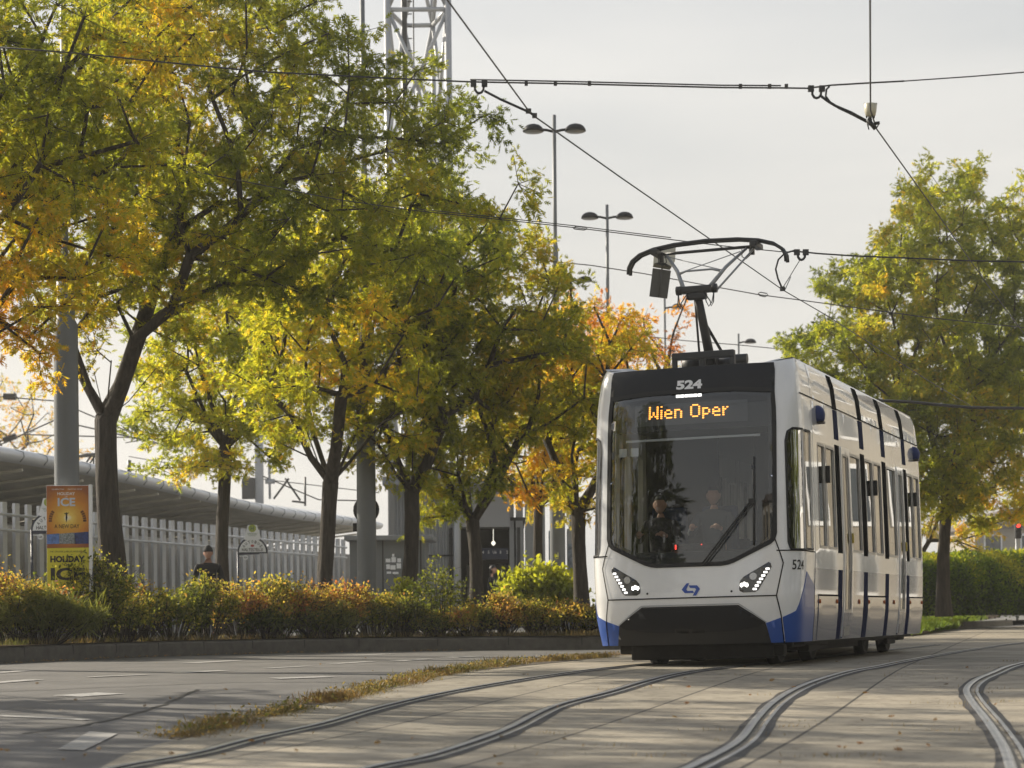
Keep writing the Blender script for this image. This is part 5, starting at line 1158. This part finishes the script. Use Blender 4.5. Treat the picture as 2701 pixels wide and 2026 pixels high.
def tree(label, base, fork, r0, ells, tint0, nleaf=70, dmin=.72, lsize=.15, seed=0, lean=(0, 0), tintf=None, tvar=.30, group=None, name='oak_tree', crad=.62, hollow=.35, m='leaf', shape=(OAK, OAKF), gap=.42):
    rs = np.random.default_rng(seed + 100); base = np.array(base, float); o = empty(name, base, 0, label, 'tree', group)
    # crown points fill the given lobes, thinner towards the middle and with open gaps between clumps
    P = []
    for c, r in ells:
        c = np.array(c) - base; r = np.array(r); n = int(26 * r[0] * r[1] * r[2] / dmin ** 3)
        q = rs.normal(size=(n, 3)); q /= np.linalg.norm(q, axis=1, keepdims=True); q *= (rs.random((n, 1)) ** .42)
        q *= 1 + .16 * nz3(q * 2.2, 1.0, seed + 3.1)[:, None]
        P.append(c + q * r)
    P = np.concatenate(P); P = P[P[:, 2] > fork * .55]
    g = nz3(P, .62, seed * 3.7); rs.shuffle(idx := np.arange(len(P))); P = P[idx]; g = g[idx]; P = P[g > -gap]
    P = spread(P, dmin)
    # trunk with a slight bend, then a leader and limbs that run to the crown points
    zt = np.linspace(0, fork, 8); tr = np.stack([lean[0] * (zt / fork) ** 1.5 + .05 * np.sin(zt * 1.1 + seed), lean[1] * (zt / fork) + .04 * np.cos(zt * .9 + seed), zt], 1)
    top_ = P[:, 2].max(); nodes = [tr[-1]]; par = [-1]; pl = [0.]
    cx = np.average(P, axis=0); az0 = rs.random() * 6.28; nl = 6
    for i in range(nl):
        q = az0 + i * 2 * math.pi / nl + rs.normal(0, .2); st = rs.uniform(.7, 1.5); k0 = len(nodes); cs_ = np.array([math.cos(q), math.sin(q), 0])
        nodes.append(tr[-1] + cs_ * .38 + np.array([0, 0, .42 * st])); par.append(0); pl.append(.15)
        nodes.append(tr[-1] + cs_ * rs.uniform(.75, 1.0) + np.array([0, 0, 1.15 * st])); par.append(k0); pl.append(.45)
    nodes.append(tr[-1] + np.array([0, 0, .9]) + rs.normal(0, .08, 3)); par.append(0); pl.append(.4)
    order = np.argsort(np.linalg.norm((P - tr[-1]) * np.array([1, 1, .8]), axis=1)); ends = []
    for i in order:
        p = P[i]; Nn = np.array(nodes); dd = np.linalg.norm(Nn - p, axis=1); cost = dd + .30 * np.array(pl) + np.maximum(0, Nn[:, 2] - p[2]) * .35
        j = int(np.argmin(cost)); d = dd[j]; k = max(1, int(d / .7)); a = Nn[j]; last = j
        for s in range(1, k + 1):
            f = s / k; q = a * (1 - f) + p * f; 
            if s < k: q = q + rs.normal(0, .05 * min(d, 2), 3) + np.array([0, 0, -.10 * d * math.sin(math.pi * f) * (1 if p[2] > a[2] else -.6)])
            nodes.append(q); par.append(last); pl.append(pl[last] + d / k); last = len(nodes) - 1
        ends.append(last)
    Nn = np.array(nodes); cnt = np.zeros(len(nodes)); cnt[ends] = 1
    for i in range(len(nodes) - 1, 0, -1): cnt[par[i]] += cnt[i]
    rad = np.maximum(r0 * .92 * (cnt / cnt[0]) ** .50, .008)
    mb = MB(); fl = [1.45, 1.14, 1.02, .97, .93, .90, .88, .90]
    mb.tube([tuple(p) for p in tr] + [tuple(tr[-1] + np.array([0, 0, .12]))], [r0 * k for k in fl] + [r0 * .55], 18, cap=False)
    mb.v = [tuple(Vector(v) * 1.0 + Vector((v[0] - 0, v[1], 0)).normalized() * (.045 * r0 / .2 * noise.noise(Vector((v[0] * 9, v[1] * 9, v[2] * 1.6 + seed))))) for v in mb.v]
    mb.build('trunk', M['bark'], o)
    ii = np.arange(1, len(nodes)); pa_ = np.array(par)[1:]; A = Nn[pa_]; B = Nn[ii]; ra = np.minimum(rad[pa_], rad[ii] * 1.35); rb = rad[ii]
    B2 = B + (B - A) * .04; big = rb > .035
    V1, F1 = fast_frustums(A[big], B2[big], ra[big], rb[big], 9); V2, F2 = fast_frustums(A[~big], B2[~big], ra[~big], rb[~big], 5)
    E = Nn[ends]; ne = len(E); k = 5; dirs = rs.normal(size=(ne * k, 3)); dirs[:, 2] = dirs[:, 2] * .6 + .1; dirs /= np.linalg.norm(dirs, axis=1, keepdims=True)
    TA = np.repeat(E, k, 0); TB = TA + dirs * (crad * rs.uniform(.5, 1.05, (ne * k, 1))); V3, F3 = fast_frustums(TA, TB, np.full(ne * k, .009), np.full(ne * k, .004), 3)
    V = np.concatenate([V1, V2, V3]); Fc = np.concatenate([F1, F2 + len(V1), F3 + len(V1) + len(V2)]) if F1.shape[1] == 4 else None
    b = soup('branches', V, Fc, M['bark'], None, o); b.data.polygons.foreach_set('use_smooth', [True] * len(b.data.polygons))
    # leaves sit along the twigs
    sel = rs.integers(0, ne * k, int(ne * nleaf * LEAFX)); f = rs.random((len(sel), 1)) ** .6; pos = TA[sel] + (TB[sel] - TA[sel]) * f + rs.normal(0, .085, (len(sel), 3))
    d = dirs[sel] * .8 + rs.normal(0, .75, (len(sel), 3)) + np.array([0, 0, -.35])
    t = tint0 + tvar * np.repeat(nz3(E, .45, seed + 9.), k)[sel] + .18 * np.repeat(nz3(E, 1.7, seed + 2.), k)[sel] + rs.normal(0, .09, len(sel))
    if tintf is not None: t = t + tintf(pos + base)
    leaves('leaves', pos, d, lsize * rs.uniform(.65, 1.25, len(sel)), np.clip(t, 0, 1), M[m], o, shape[0], shape[1])
    return o
def el(px, py, rx, ry, Y, dY=None, off=0.):
    c = at(px, py, Y + off); k = (Y + off) / F; return ((c.x, c.y, c.z), (rx * k, (dY if dY else rx * k * .9), ry * k))
def tb(px, Y, z=.22): p = at(px, 1600, Y); return (p.x, p.y, z)
GT = 'oaks along the kerb'
LEAFX = 2.5
OR_LL = lambda P: .35 * np.clip((3.6 + .9 - (P[:, 2] - 1.2)) / 3.0, -.3, 1.0)
tree("oak with orange lower boughs reaching in from the left edge, its trunk outside the picture", (-9.3, 27.6, .22), 3.4, .2, [el(-120, 330, 330, 420, 27.5, 2.6), el(120, 640, 210, 170, 27.5, 1.6), el(60, 840, 130, 110, 27.2, 1.2), el(230, 330, 210, 260, 28.5, 1.8), el(300, 80, 240, 160, 28.5, 2)], .50, 66, .62, .135, 1, tintf=lambda P: .26 * np.clip((6.0 - P[:, 2]) / 2.2, -.5, .95), tvar=.3, group=GT)
tree("largest oak with the thickest forked trunk, right of the poster", tb(308, 35), 3.7, .205, [el(380, 420, 400, 430, 35, 3.0), el(720, 300, 320, 300, 35.3, 2.4), el(1030, 450, 260, 240, 35.5, 2.0), el(760, 620, 330, 190, 34.6, 1.8), el(330, 800, 230, 130, 35, 1.4), el(1190, 330, 125, 90, 35.5, 1.2), el(1120, 230, 60, 60, 35.5, .7), el(1290, 540, 110, 70, 35.5, .9), el(560, 40, 330, 200, 35, 2.4), el(930, 130, 80, 70, 35, .8)], .40, 64, .70, .15, 2, (-.15, 0), lambda P: .12 * np.clip((4.8 - P[:, 2]) / 2, -.5, 1) + .04 * np.clip((-4.6 - P[:, 0]) / 1.5, -1, 1), .27, GT)
tree("bright green oak with the slender trunk beside the man in black", tb(592, 45), 4.0, .150, [el(560, 1010, 230, 230, 45, 1.9), el(480, 1150, 120, 130, 45, 1.2), el(690, 1080, 110, 130, 45, 1.2), el(600, 1170, 90, 90, 44.7, 1.0), el(640, 820, 230, 200, 46, 2.)], .36, 70, .66, .15, 3, (0, 0), None, .20, GT, m='leaf_light')
tree("oak between the bus stop sign and the grey lamp post, trunk forking low", tb(862, 41), 3.0, .165, [el(800, 1000, 190, 200, 41, 1.7), el(900, 760, 290, 220, 41.5, 2.2), el(1010, 960, 180, 210, 41, 1.7), el(1040, 660, 290, 170, 42, 2.), el(1190, 640, 170, 130, 42, 1.4)], .37, 70, .68, .15, 4, (.05, 0), lambda P: -.10 * np.clip((P[:, 0] + 3.) / 2, -.5, 1), .19, GT, m='leaf_light')
tree("olive-leaved oak with a straight trunk just right of the grey lamp post", tb(1082, 43), 2.9, .165, [el(1130, 900, 230, 260, 43, 2.0), el(1290, 790, 220, 170, 43.5, 1.8), el(1050, 1130, 170, 130, 43, 1.4), el(1400, 900, 150, 120, 43.5, 1.3)], .31, 72, .66, .15, 5, (0, 0), None, .28, GT)
tree("dark-leaved oak with a curved trunk in front of the station entrance", tb(1256, 45), 2.4, .155, [el(1300, 1000, 220, 200, 45, 1.8), el(1210, 1240, 125, 110, 44.6, 1.1), el(1440, 960, 140, 140, 45, 1.4), el(1170, 1330, 70, 70, 44.4, .6)], .34, 72, .64, .15, 6, (-.10, 0), None, .36, GT)
tree("oak with glowing orange leaves standing in the round bright bush", tb(1412, 50), 2.9, .125, [el(1410, 1170, 150, 110, 50, 1.3), el(1440, 1270, 120, 70, 50, 1.), el(1440, 1050, 170, 130, 50.5, 1.6)], .50, 70, .64, .155, 7, (.12, 0), lambda P: .05 * np.clip((5.2 - P[:, 2]) / 1.2, -1, 1), .26, GT)
tree("last oak before the tram, trunk close to the tram's left side", tb(1530, 46), 2.6, .17, [el(1540, 1170, 110, 190, 46, 1.3), el(1600, 980, 150, 150, 46.5, 1.5), el(1560, 880, 110, 90, 46.5, 1.1)], .42, 64, .64, .15, 8, (.02, 0), lambda P: .20 * np.clip((P[:, 2] - 4.8) / 2, 0, 1), .3, GT)
tree("thin-topped rust-orange oak behind the tram roof", tb(1700, 60), 3.2, .15, [el(1660, 890, 130, 100, 60, 1.6), el(1640, 830, 90, 60, 60, 1.), el(1730, 960, 90, 90, 60, 1.3), el(1590, 770, 50, 40, 60, .6), el(1790, 850, 30, 70, 60, .5), el(1600, 960, 110, 150, 60, 1.5)], .90, 22, .70, .16, 9, (0, 0), None, .26, GT, gap=.18)
tree("tall green oak at the right, trunk rising from the grass before the hedge", tb(2492, 60, .45), 3.9, .185, [el(2500, 640, 170, 190, 60, 1.9), el(2640, 700, 140, 200, 60, 1.6), el(2350, 800, 190, 150, 60, 2.), el(2260, 930, 190, 120, 60, 1.8), el(2450, 1000, 280, 210, 60, 2.6), el(2640, 1030, 190, 240, 60, 2.4), el(2500, 1240, 200, 120, 59.5, 1.8), el(2200, 1010, 110, 60, 60, 1.), el(2620, 1310, 150, 80, 60, 1.3), el(2400, 1270, 150, 100, 59, 1.6), el(2330, 1130, 150, 110, 60, 1.6)],   .36, 70, .64, .17, 10, (.05, 0), lambda P: .13 * np.clip((4.6 - P[:, 2]) / 2.5, -.3, 1), .22, 'trees beyond the tram', m='leaf_light')
a = at(2420, 1400, 74); tree("smaller dull green tree showing behind the right-hand oak's trunk", (a.x, a.y, .3), 2.2, .12, [el(2440, 1330, 130, 120, 74, 1.8), el(2570, 1400, 70, 90, 74, 1.2)], .50, 50, .85, .17, 12, group='trees beyond the tram')
a = at(-40, 1300, 120); tree("hazy brownish bare-topped tree far behind the platform roof at the left edge", (a.x, a.y, .2), 3.0, .2, [el(20, 1130, 140, 110, 120, 3), el(-60, 1060, 160, 90, 120, 3), el(150, 1190, 90, 60, 120, 2)], .62, 22, 1.3, .22, 13, group='trees beyond the tram', crad=1.3)
# trees on the photographer's side: their shade streaks the track bed and they show in the windscreen
for i, (x, y, h) in enumerate(((-12.5, 18.0, 1.0), (-17, 12.0, 1.05), (-10.6, 21.6, .86))):
    tree("street oak left of the street outside the picture", (x, y, .2), 3.2, .2, [((x, y, 7.2 * h), (2.6, 2.9, 2.6)), ((x + .3, y + .5, 5.2), (2.0, 2.3, 1.5))], .45, 20, .95, .2, 20 + i, group='oaks out of the picture')
tree("tall dark street tree behind the photographer, outside the picture", (-24, -3, 0), 2.2, .25, [((-24, -3, 8), (4.6, 4.6, 6.)), ((-24, -3, 15), (3.2, 3.2, 6.))], .05, 60, 1.0, .26, 30, group='oaks out of the picture')
for i, (x, y) in enumerate(((15, 15), (17, 26), (13.5, 9), (15.5, 20.5))):
    tree("street tree right of the street outside the picture", (x, y, .0), 1.6, .2, [((x, y, 4.6), (3.3, 3.3, 3.6))], .15, 50, .95, .22, 40 + i, group='oaks out of the picture')

# shrubs of the kerb bed
def shrub(label, x, y, rx, ry, h, tint, seed, n=2600, ls=.06, m='leaf2', shape=(OVAL, OVALF), stems=60, z0=.24, grp='low autumn shrubs in the kerb bed', name='shrub', tv=.30, bare=.0, uneven=.25):
    rs = np.random.default_rng(seed + 500); o = empty(name, (x, y, z0), 0, label, 'shrub', grp)
    q = rs.random(stems) * 2 * np.pi; rr = rs.random(stems) ** .5; tip = np.stack([np.cos(q) * rr * rx, np.sin(q) * rr * ry, h * (1 - .42 * rr ** 2.2) * rs.uniform(1 - uneven, 1.08, stems)], 1)
    root = tip * np.array([.35, .35, 0]); mid = root * .5 + tip * .5 + rs.normal(0, .05, (stems, 3)); mid[:, 2] = tip[:, 2] * .55
    k = 5; s2 = np.repeat(np.arange(stems), k); f = rs.uniform(.35, .95, (len(s2), 1)); A = mid[s2] * (1 - f) + tip[s2] * f; dd = rs.normal(size=(len(s2), 3)); dd[:, 2] = np.abs(dd[:, 2]) * .8; dd /= np.linalg.norm(dd, axis=1, keepdims=True); B = A + dd * rs.uniform(.08, .26, (len(s2), 1)) * (h + .3)
    parts = [fast_frustums(root, mid, np.full(stems, .010), np.full(stems, .007), 4), fast_frustums(mid, tip, np.full(stems, .007), np.full(stems, .003), 4), fast_frustums(A, B, np.full(len(A), .004), np.full(len(A), .002), 4)]
    V = []; Fs = []; off = 0
    for v, f_ in parts: V.append(v); Fs.append(f_ + off); off += len(v)
    soup('stems', np.concatenate(V), np.concatenate(Fs), M['twig'], None, o)
    i1 = rs.integers(0, len(A), n); f = rs.random((n, 1)); pos = A[i1] + (B[i1] - A[i1]) * f + rs.normal(0, .035, (n, 3)); low = rs.random(n) < .36; i2 = rs.integers(0, stems, n); f2 = rs.random((n, 1)); pos[low] = (mid[i2] * (1 - f2) + tip[i2] * f2 + rs.normal(0, .05, (n, 3)))[low]
    pos[:, 2] = np.maximum(pos[:, 2], .03); d = rs.normal(size=(n, 3)) + np.array([0, 0, .2])
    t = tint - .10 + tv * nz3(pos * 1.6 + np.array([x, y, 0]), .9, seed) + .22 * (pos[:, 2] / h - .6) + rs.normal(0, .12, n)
    leaves('foliage', pos, d, ls * rs.uniform(.55, 1.25, n), np.clip(t, 0, 1), M[m], o, shape[0], shape[1])
    return o
def kp(px, back, py=1735):                                   # a point behind the kerb at this column
    best = min(range(len(KD)), key=lambda i: abs(ray(px, py)[0] - KD[i][0] / KD[i][1]) + (9 if KD[i][1] > 38 else 0)); x, y = KD[best]; r = ray(px, py)[0]; y2 = y + back; return r * y2, y2
SH = [ # column, metres behind the kerb, half width, half depth, height, tint, leaves, label
 (30, 1.7, .75, .7, 1.10, .66, 3600, "orange and yellow shrub at the far left behind the tuft of grass"), (120, 1.5, .6, .6, 1.0, .62, 2600, "orange-tinged shrub in front of the yellow poster"), (372, 1.5, .60, .6, .98, .56, 2800, "yellow-flecked shrub right of the big round green bush"), (330, .9, .6, .5, .72, .55, 2400, "low golden shrub at the foot of the thickest trunk"),
 (455, 1.0, .65, .6, .98, .42, 3000, "dark olive shrub with pale yellow tips left of the slender trunk"), (540, 1.2, .6, .6, 1.05, .50, 2800, "twiggy yellow-brown shrub below the man in black"), (640, 1.0, .62, .6, 1.0, .66, 3000, "orange-red topped shrub below the bus stop sign"), (730, 1.2, .62, .6, 1.06, .72, 3000, "reddest shrub of the bed, between sign and forked oak"),
 (700, .55, .5, .4, .60, .36, 2000, "low green shrub in front of the reddest one"), (820, 1.0, .64, .6, 1.02, .74, 3000, "rust-red shrub before the low-forked oak"), (905, 1.1, .6, .6, .98, .66, 2800, "orange-brown shrub left of the round-signed lamp post"), (985, 1.0, .6, .55, .92, .58, 2800, "golden-brown shrub hiding the foot of the round-signed lamp post"),
 (1062, .9, .55, .5, .72, .52, 2400, "sparse yellowish shrub left of the thin young tree"), (1235, .9, .6, .55, .62, .60, 2400, "low pale orange shrub under the curved trunk"), (1325, 1.0, .62, .55, .74, .64, 2800, "clipped-looking orange shrub right of the curved trunk"), (1420, 1.2, .62, .55, .80, .66, 2800, "round orange shrub below the bright round bush"), (1500, 1.1, .5, .5, .62, .68, 2200, "reddish shrub beside the last trunk"), (1570, 1.0, .35, .4, .55, .60, 1500, "small golden shrub at the tram's left edge"), (1140, .8, .45, .45, .52, .45, 1600, "small olive shrub beneath the thin young tree"), (845, .5, .5, .4, .55, .44, 1800, "low grey-green shrub at the kerb before the rust-red one")]
for i, (px, bk, rx, ry, h, t, n, lab) in enumerate(SH):
    x, y = kp(px, bk); v = (1.04, .86, .95, 1.0, .84, 1.06, .92)[i % 7]; shrub(lab, x, y, rx * (.9, 1.1, 1.0)[i % 3], ry, h * v * .95, t + (-.06, .0, .05, -.12)[i % 4], i, int(n * 1.25), (.05, .062, .056)[i % 3])
x, y = kp(235, 1.2); shrub("big round yellow-green bush in front of the poster and the thickest trunk", x, y, .82, .7, 1.36, .40, 61, 5200, .06, tv=.16, stems=80, uneven=.12)
x, y = kp(100, .8); shrub("broad tuft of tall dry grass at the left end of the kerb", x, y, 1.0, .4, .72, .34, 62, 5200, .24, 'tuftgrass', (BLADE * np.array([.8, 1]), BLADEF), stems=60, name='grass_tuft', grp='grass tufts at the kerb')
x, y = kp(880, .5); shrub("smaller grass tuft growing before the rust-red shrubs", x, y, .4, .25, .5, .30, 63, 1600, .2, 'tuftgrass', (BLADE * np.array([.8, 1]), BLADEF), stems=30, name='grass_tuft', grp='grass tufts at the kerb')
a = at(1425, 1560, 47.5); shrub("round bright lime-green bush around the orange oak's trunk", a.x, a.y, 1.05, .9, 1.46, .40, 64, 3600, .15, 'leafbright', name='round_bush', stems=90, tv=.3, uneven=.1, z0=.22)
a = at(1062, 1580, 41.5); shrub("small bright yellow-green bush at the foot of the straight trunk", a.x, a.y, .45, .4, 1.06, .45, 65, 1300, .11, 'leafbright', name='round_bush', stems=40, z0=.22)
x, y = kp(1165, .9); shrub("thin young tree with sparse grey-green leaves left of the curved trunk", x, y, .62, .5, 1.34, .30, 66, 1500, .06, stems=26, uneven=.45, tv=.15, name='young_tree')
# grass in the bed, weeds between road and track, fallen leaves
def blades(name, pts, h, tint, m, label, cat, w=1.0, lean=.35):
    n = len(pts); d = rng.normal(0, lean, (n, 3)); d[:, 2] = 1
    o = leaves(name, pts, d, h, np.clip(tint, 0, 1), M[m], None, BLADE * np.array([w, 1]), BLADEF); return tag(o, label, cat, kind='stuff')
pts = []
for i in range(len(KD) - 1):
    if KD[i][1] < 22 or KD[i][1] > 40 : continue
    for _ in range(130 if KD[i][0] > -6 else 170):
        f = rng.random(); b = .24 + rng.random() ** 1.6 * 1.0; a_, c2 = Vector(KD[i]), Vector(KD[i + 1]); t_ = (c2 - a_).normalized(); q = a_.lerp(c2, f) + Vector((-t_.y, t_.x)) * b; pts.append((q.x, q.y, .24))
pts = np.array(pts); blades('grass', pts, rng.uniform(.04, .14, len(pts)), .30 + .5 * nz3(pts, 1.2, 3) + rng.normal(0, .15, len(pts)), 'drygrass', "short grass along the top of the kerb", 'grass', 1.6)
WE = [ong(*p) for p in ((470, 1948), (560, 1922), (680, 1893), (800, 1866), (900, 1841), (1050, 1803), (1200, 1772), (1380, 1748), (1560, 1736), (1640, 1728))]
pts = []; hs = []
for i in range(len(WE) - 1):
    L = (WE[i + 1] - WE[i]).length
    for _ in range(int(L * 1300)):
        f = rng.random(); q = WE[i].lerp(WE[i + 1], f); n_ = (WE[i + 1] - WE[i]).normalized(); q = q + Vector((-n_.y, n_.x, 0)) * rng.normal(0, .11); g_ = noise.noise(Vector((q.x * 1.6, q.y * 1.6, 4))) ; g2 = noise.noise(Vector((q.x * .7, q.y * .7, 9)))
        if g_ + g2 > -.25: pts.append((q.x, q.y, G(q.y))); hs.append(max(.025, (.062 + .06 * g_ + .055 * g2) * (.6 if i < 3 else 1)))
pts = np.array(pts); pts_w = pts; blades('weeds', pts, np.array(hs) * rng.uniform(.4, 1.3, len(pts)), .55 + .55 * nz3(pts, 1.5, 8) + rng.normal(0, .15, len(pts)), 'drygrass', "strip of dry weeds between the asphalt and the tram track", 'weeds', .75, .6)
pts = []
for (px, py) in [(rng.uniform(1400, 2701), rng.uniform(1735, 2000)) for _ in range(46)] + [(2390, 1690)]:
    q = ong(px, py); 
    for _ in range(int(rng.integers(6, 30))): pts.append((q.x + rng.normal(0, .10), q.y + rng.normal(0, .05), G(q.y) + .004))
pts = np.array(pts); blades('moss', pts, rng.uniform(.01, .035, len(pts)), rng.uniform(.1, .9, len(pts)), 'drygrass', "tiny weeds and moss in the joints of the concrete slabs", 'weeds', 3)
n_ = len(pts_w) // 7; sel = rng.integers(0, len(pts_w), n_); pw = pts_w[sel] + np.stack([rng.normal(0, .04, n_), rng.normal(0, .04, n_), rng.uniform(.0, .07, n_)], 1)
o = leaves('weed_leaves', pw, rng.normal(size=(n_, 3)) + np.array([0, 0, .4]), rng.uniform(.012, .04, n_), np.clip(.4 + .6 * nz3(pw, 1.3, 4) + rng.normal(0, .2, n_), 0, 1), M['drygrass'], None, OVAL, OVALF); tag(o, "small leafy weeds mixed into the dry strip beside the track", 'weeds', kind='stuff')
# green verge and its grass, hedge
V, Fc = fill2d(VG, (), 3.5); mb = MB(); mb.add([(x, y, zv(x, y)) for x, y in V], Fc, 0, True); o = mb.build('verge', M['soil']); tag(o, kind='structure')
bm = bmesh.new(); bm.from_mesh(o.data)
if sum(f.normal.z for f in bm.faces) < 0: bmesh.ops.reverse_faces(bm, faces=bm.faces)
bm.to_mesh(o.data); bm.free()
pts = []
while len(pts) < 26000:
    Y = rng.uniform(50, 95); X = Y * rng.uniform(.185, .262)
    if inpoly(X, Y, VG): pts.append((X, Y, zv(X, Y)))
pts = np.array(pts); o = blades('verge_grass', pts, rng.uniform(.08, .22, len(pts)), .40 + .6 * nz3(pts, .5, 5) + rng.normal(0, .12, len(pts)), 'grass', "bright green grass verge under the right-hand oak", 'grass', 2.5)
ha = at(2405, 1500, 67); hb = at(2790, 1500, 75); ho = empty('hedge', (ha.x, ha.y, .45), 0, "long dark green clipped hedge behind the right-hand oak", 'hedge'); hw = hb.x - ha.x; hh = 1.95
prof = [(0, 0), (-.02, .6), (.05, 1.05), (.35, 1.45), (.9, 1.75), (1.8, hh), (3.4, hh), (4.2, 1.3), (4.3, 0)]; mb = MB(); V = []
for i in range(25):
    for yy, zz in prof: V.append((hw * i / 24, (hb.y - ha.y) * i / 24 + yy + .12 * noise.noise(Vector((i * .7, zz, 1))), zz * (1 + .16 * i / 24 + .05 * noise.noise(Vector((i * .5, yy, 7))))))
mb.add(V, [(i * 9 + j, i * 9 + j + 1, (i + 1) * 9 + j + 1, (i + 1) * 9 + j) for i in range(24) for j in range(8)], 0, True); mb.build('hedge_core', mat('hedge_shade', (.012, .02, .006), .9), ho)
n = 26000; f = rng.random(n) * 24; s_i = rng.integers(0, 7, n); ff = rng.random(n); PV = np.array(V).reshape(25, 9, 3); i0 = f.astype(int).clip(0, 23); fr_ = (f - i0)[:, None]
pos = (PV[i0, s_i] * (1 - ff[:, None]) + PV[i0, s_i + 1] * ff[:, None]) * (1 - fr_) + (PV[i0 + 1, s_i] * (1 - ff[:, None]) + PV[i0 + 1, s_i + 1] * ff[:, None]) * fr_ + rng.normal(0, .06, (n, 3))
leaves('foliage', pos, rng.normal(size=(n, 3)) + np.array([0, -.6, .5]), rng.uniform(.06, .13, n), np.clip(.15 + .45 * np.clip(pos[:, 2] - .7, 0, 1.3) + .5 * nz3(pos, .8, 2) + rng.normal(0, .15, n), 0, 1), M['hedge'], ho, OVAL, OVALF)  # sunlit upper half is put into the leaf tint, lighter with height
# fallen leaves
pts = []
for _ in range(230):
    i = int(rng.integers(8, len(KD) - 30)); a_, c2 = Vector(KD[i]), Vector(KD[i + 1]); t_ = (c2 - a_).normalized(); q = a_.lerp(c2, rng.random()) - Vector((-t_.y, t_.x)) * abs(rng.normal(.03, .10))
    pts.append((q.x, q.y, G(q.y) + .012))
for _ in range(90):
    q = ong(rng.uniform(-100, 2700), rng.uniform(1735, 2020)); pts.append((q.x, q.y, G(q.y) + .014))
pts = np.array(pts); d = rng.normal(size=(len(pts), 3)); d[:, 2] *= .12
o = leaves('fallen_leaves', pts, d, rng.uniform(.03, .06, len(pts)), rng.random(len(pts)), M['fallen'], None, OAK, OAKF); tag(o, "scattered fallen leaves on the road and along the kerb", 'leaves', kind='stuff')

# ------------------------------------------------------------------ haze over the whole street
hm = bpy.data.materials.new('autumn_haze'); hm.use_nodes = True; n = hm.node_tree.nodes; n.clear(); o = n.new('ShaderNodeOutputMaterial'); v = n.new('ShaderNodeVolumePrincipled')
v.inputs['Color'].default_value = (.95, .93, .88, 1); v.inputs['Density'].default_value = HAZE_D; v.inputs['Anisotropy'].default_value = .25; hm.node_tree.links.new(v.outputs[0], o.inputs['Volume'])
mb = MB(); mb.box((0, 140, 17.5), (322, 562, 38)); o = mb.build('haze', hm); tag(o, "thin warm autumn haze filling the street", 'haze', kind='stuff')
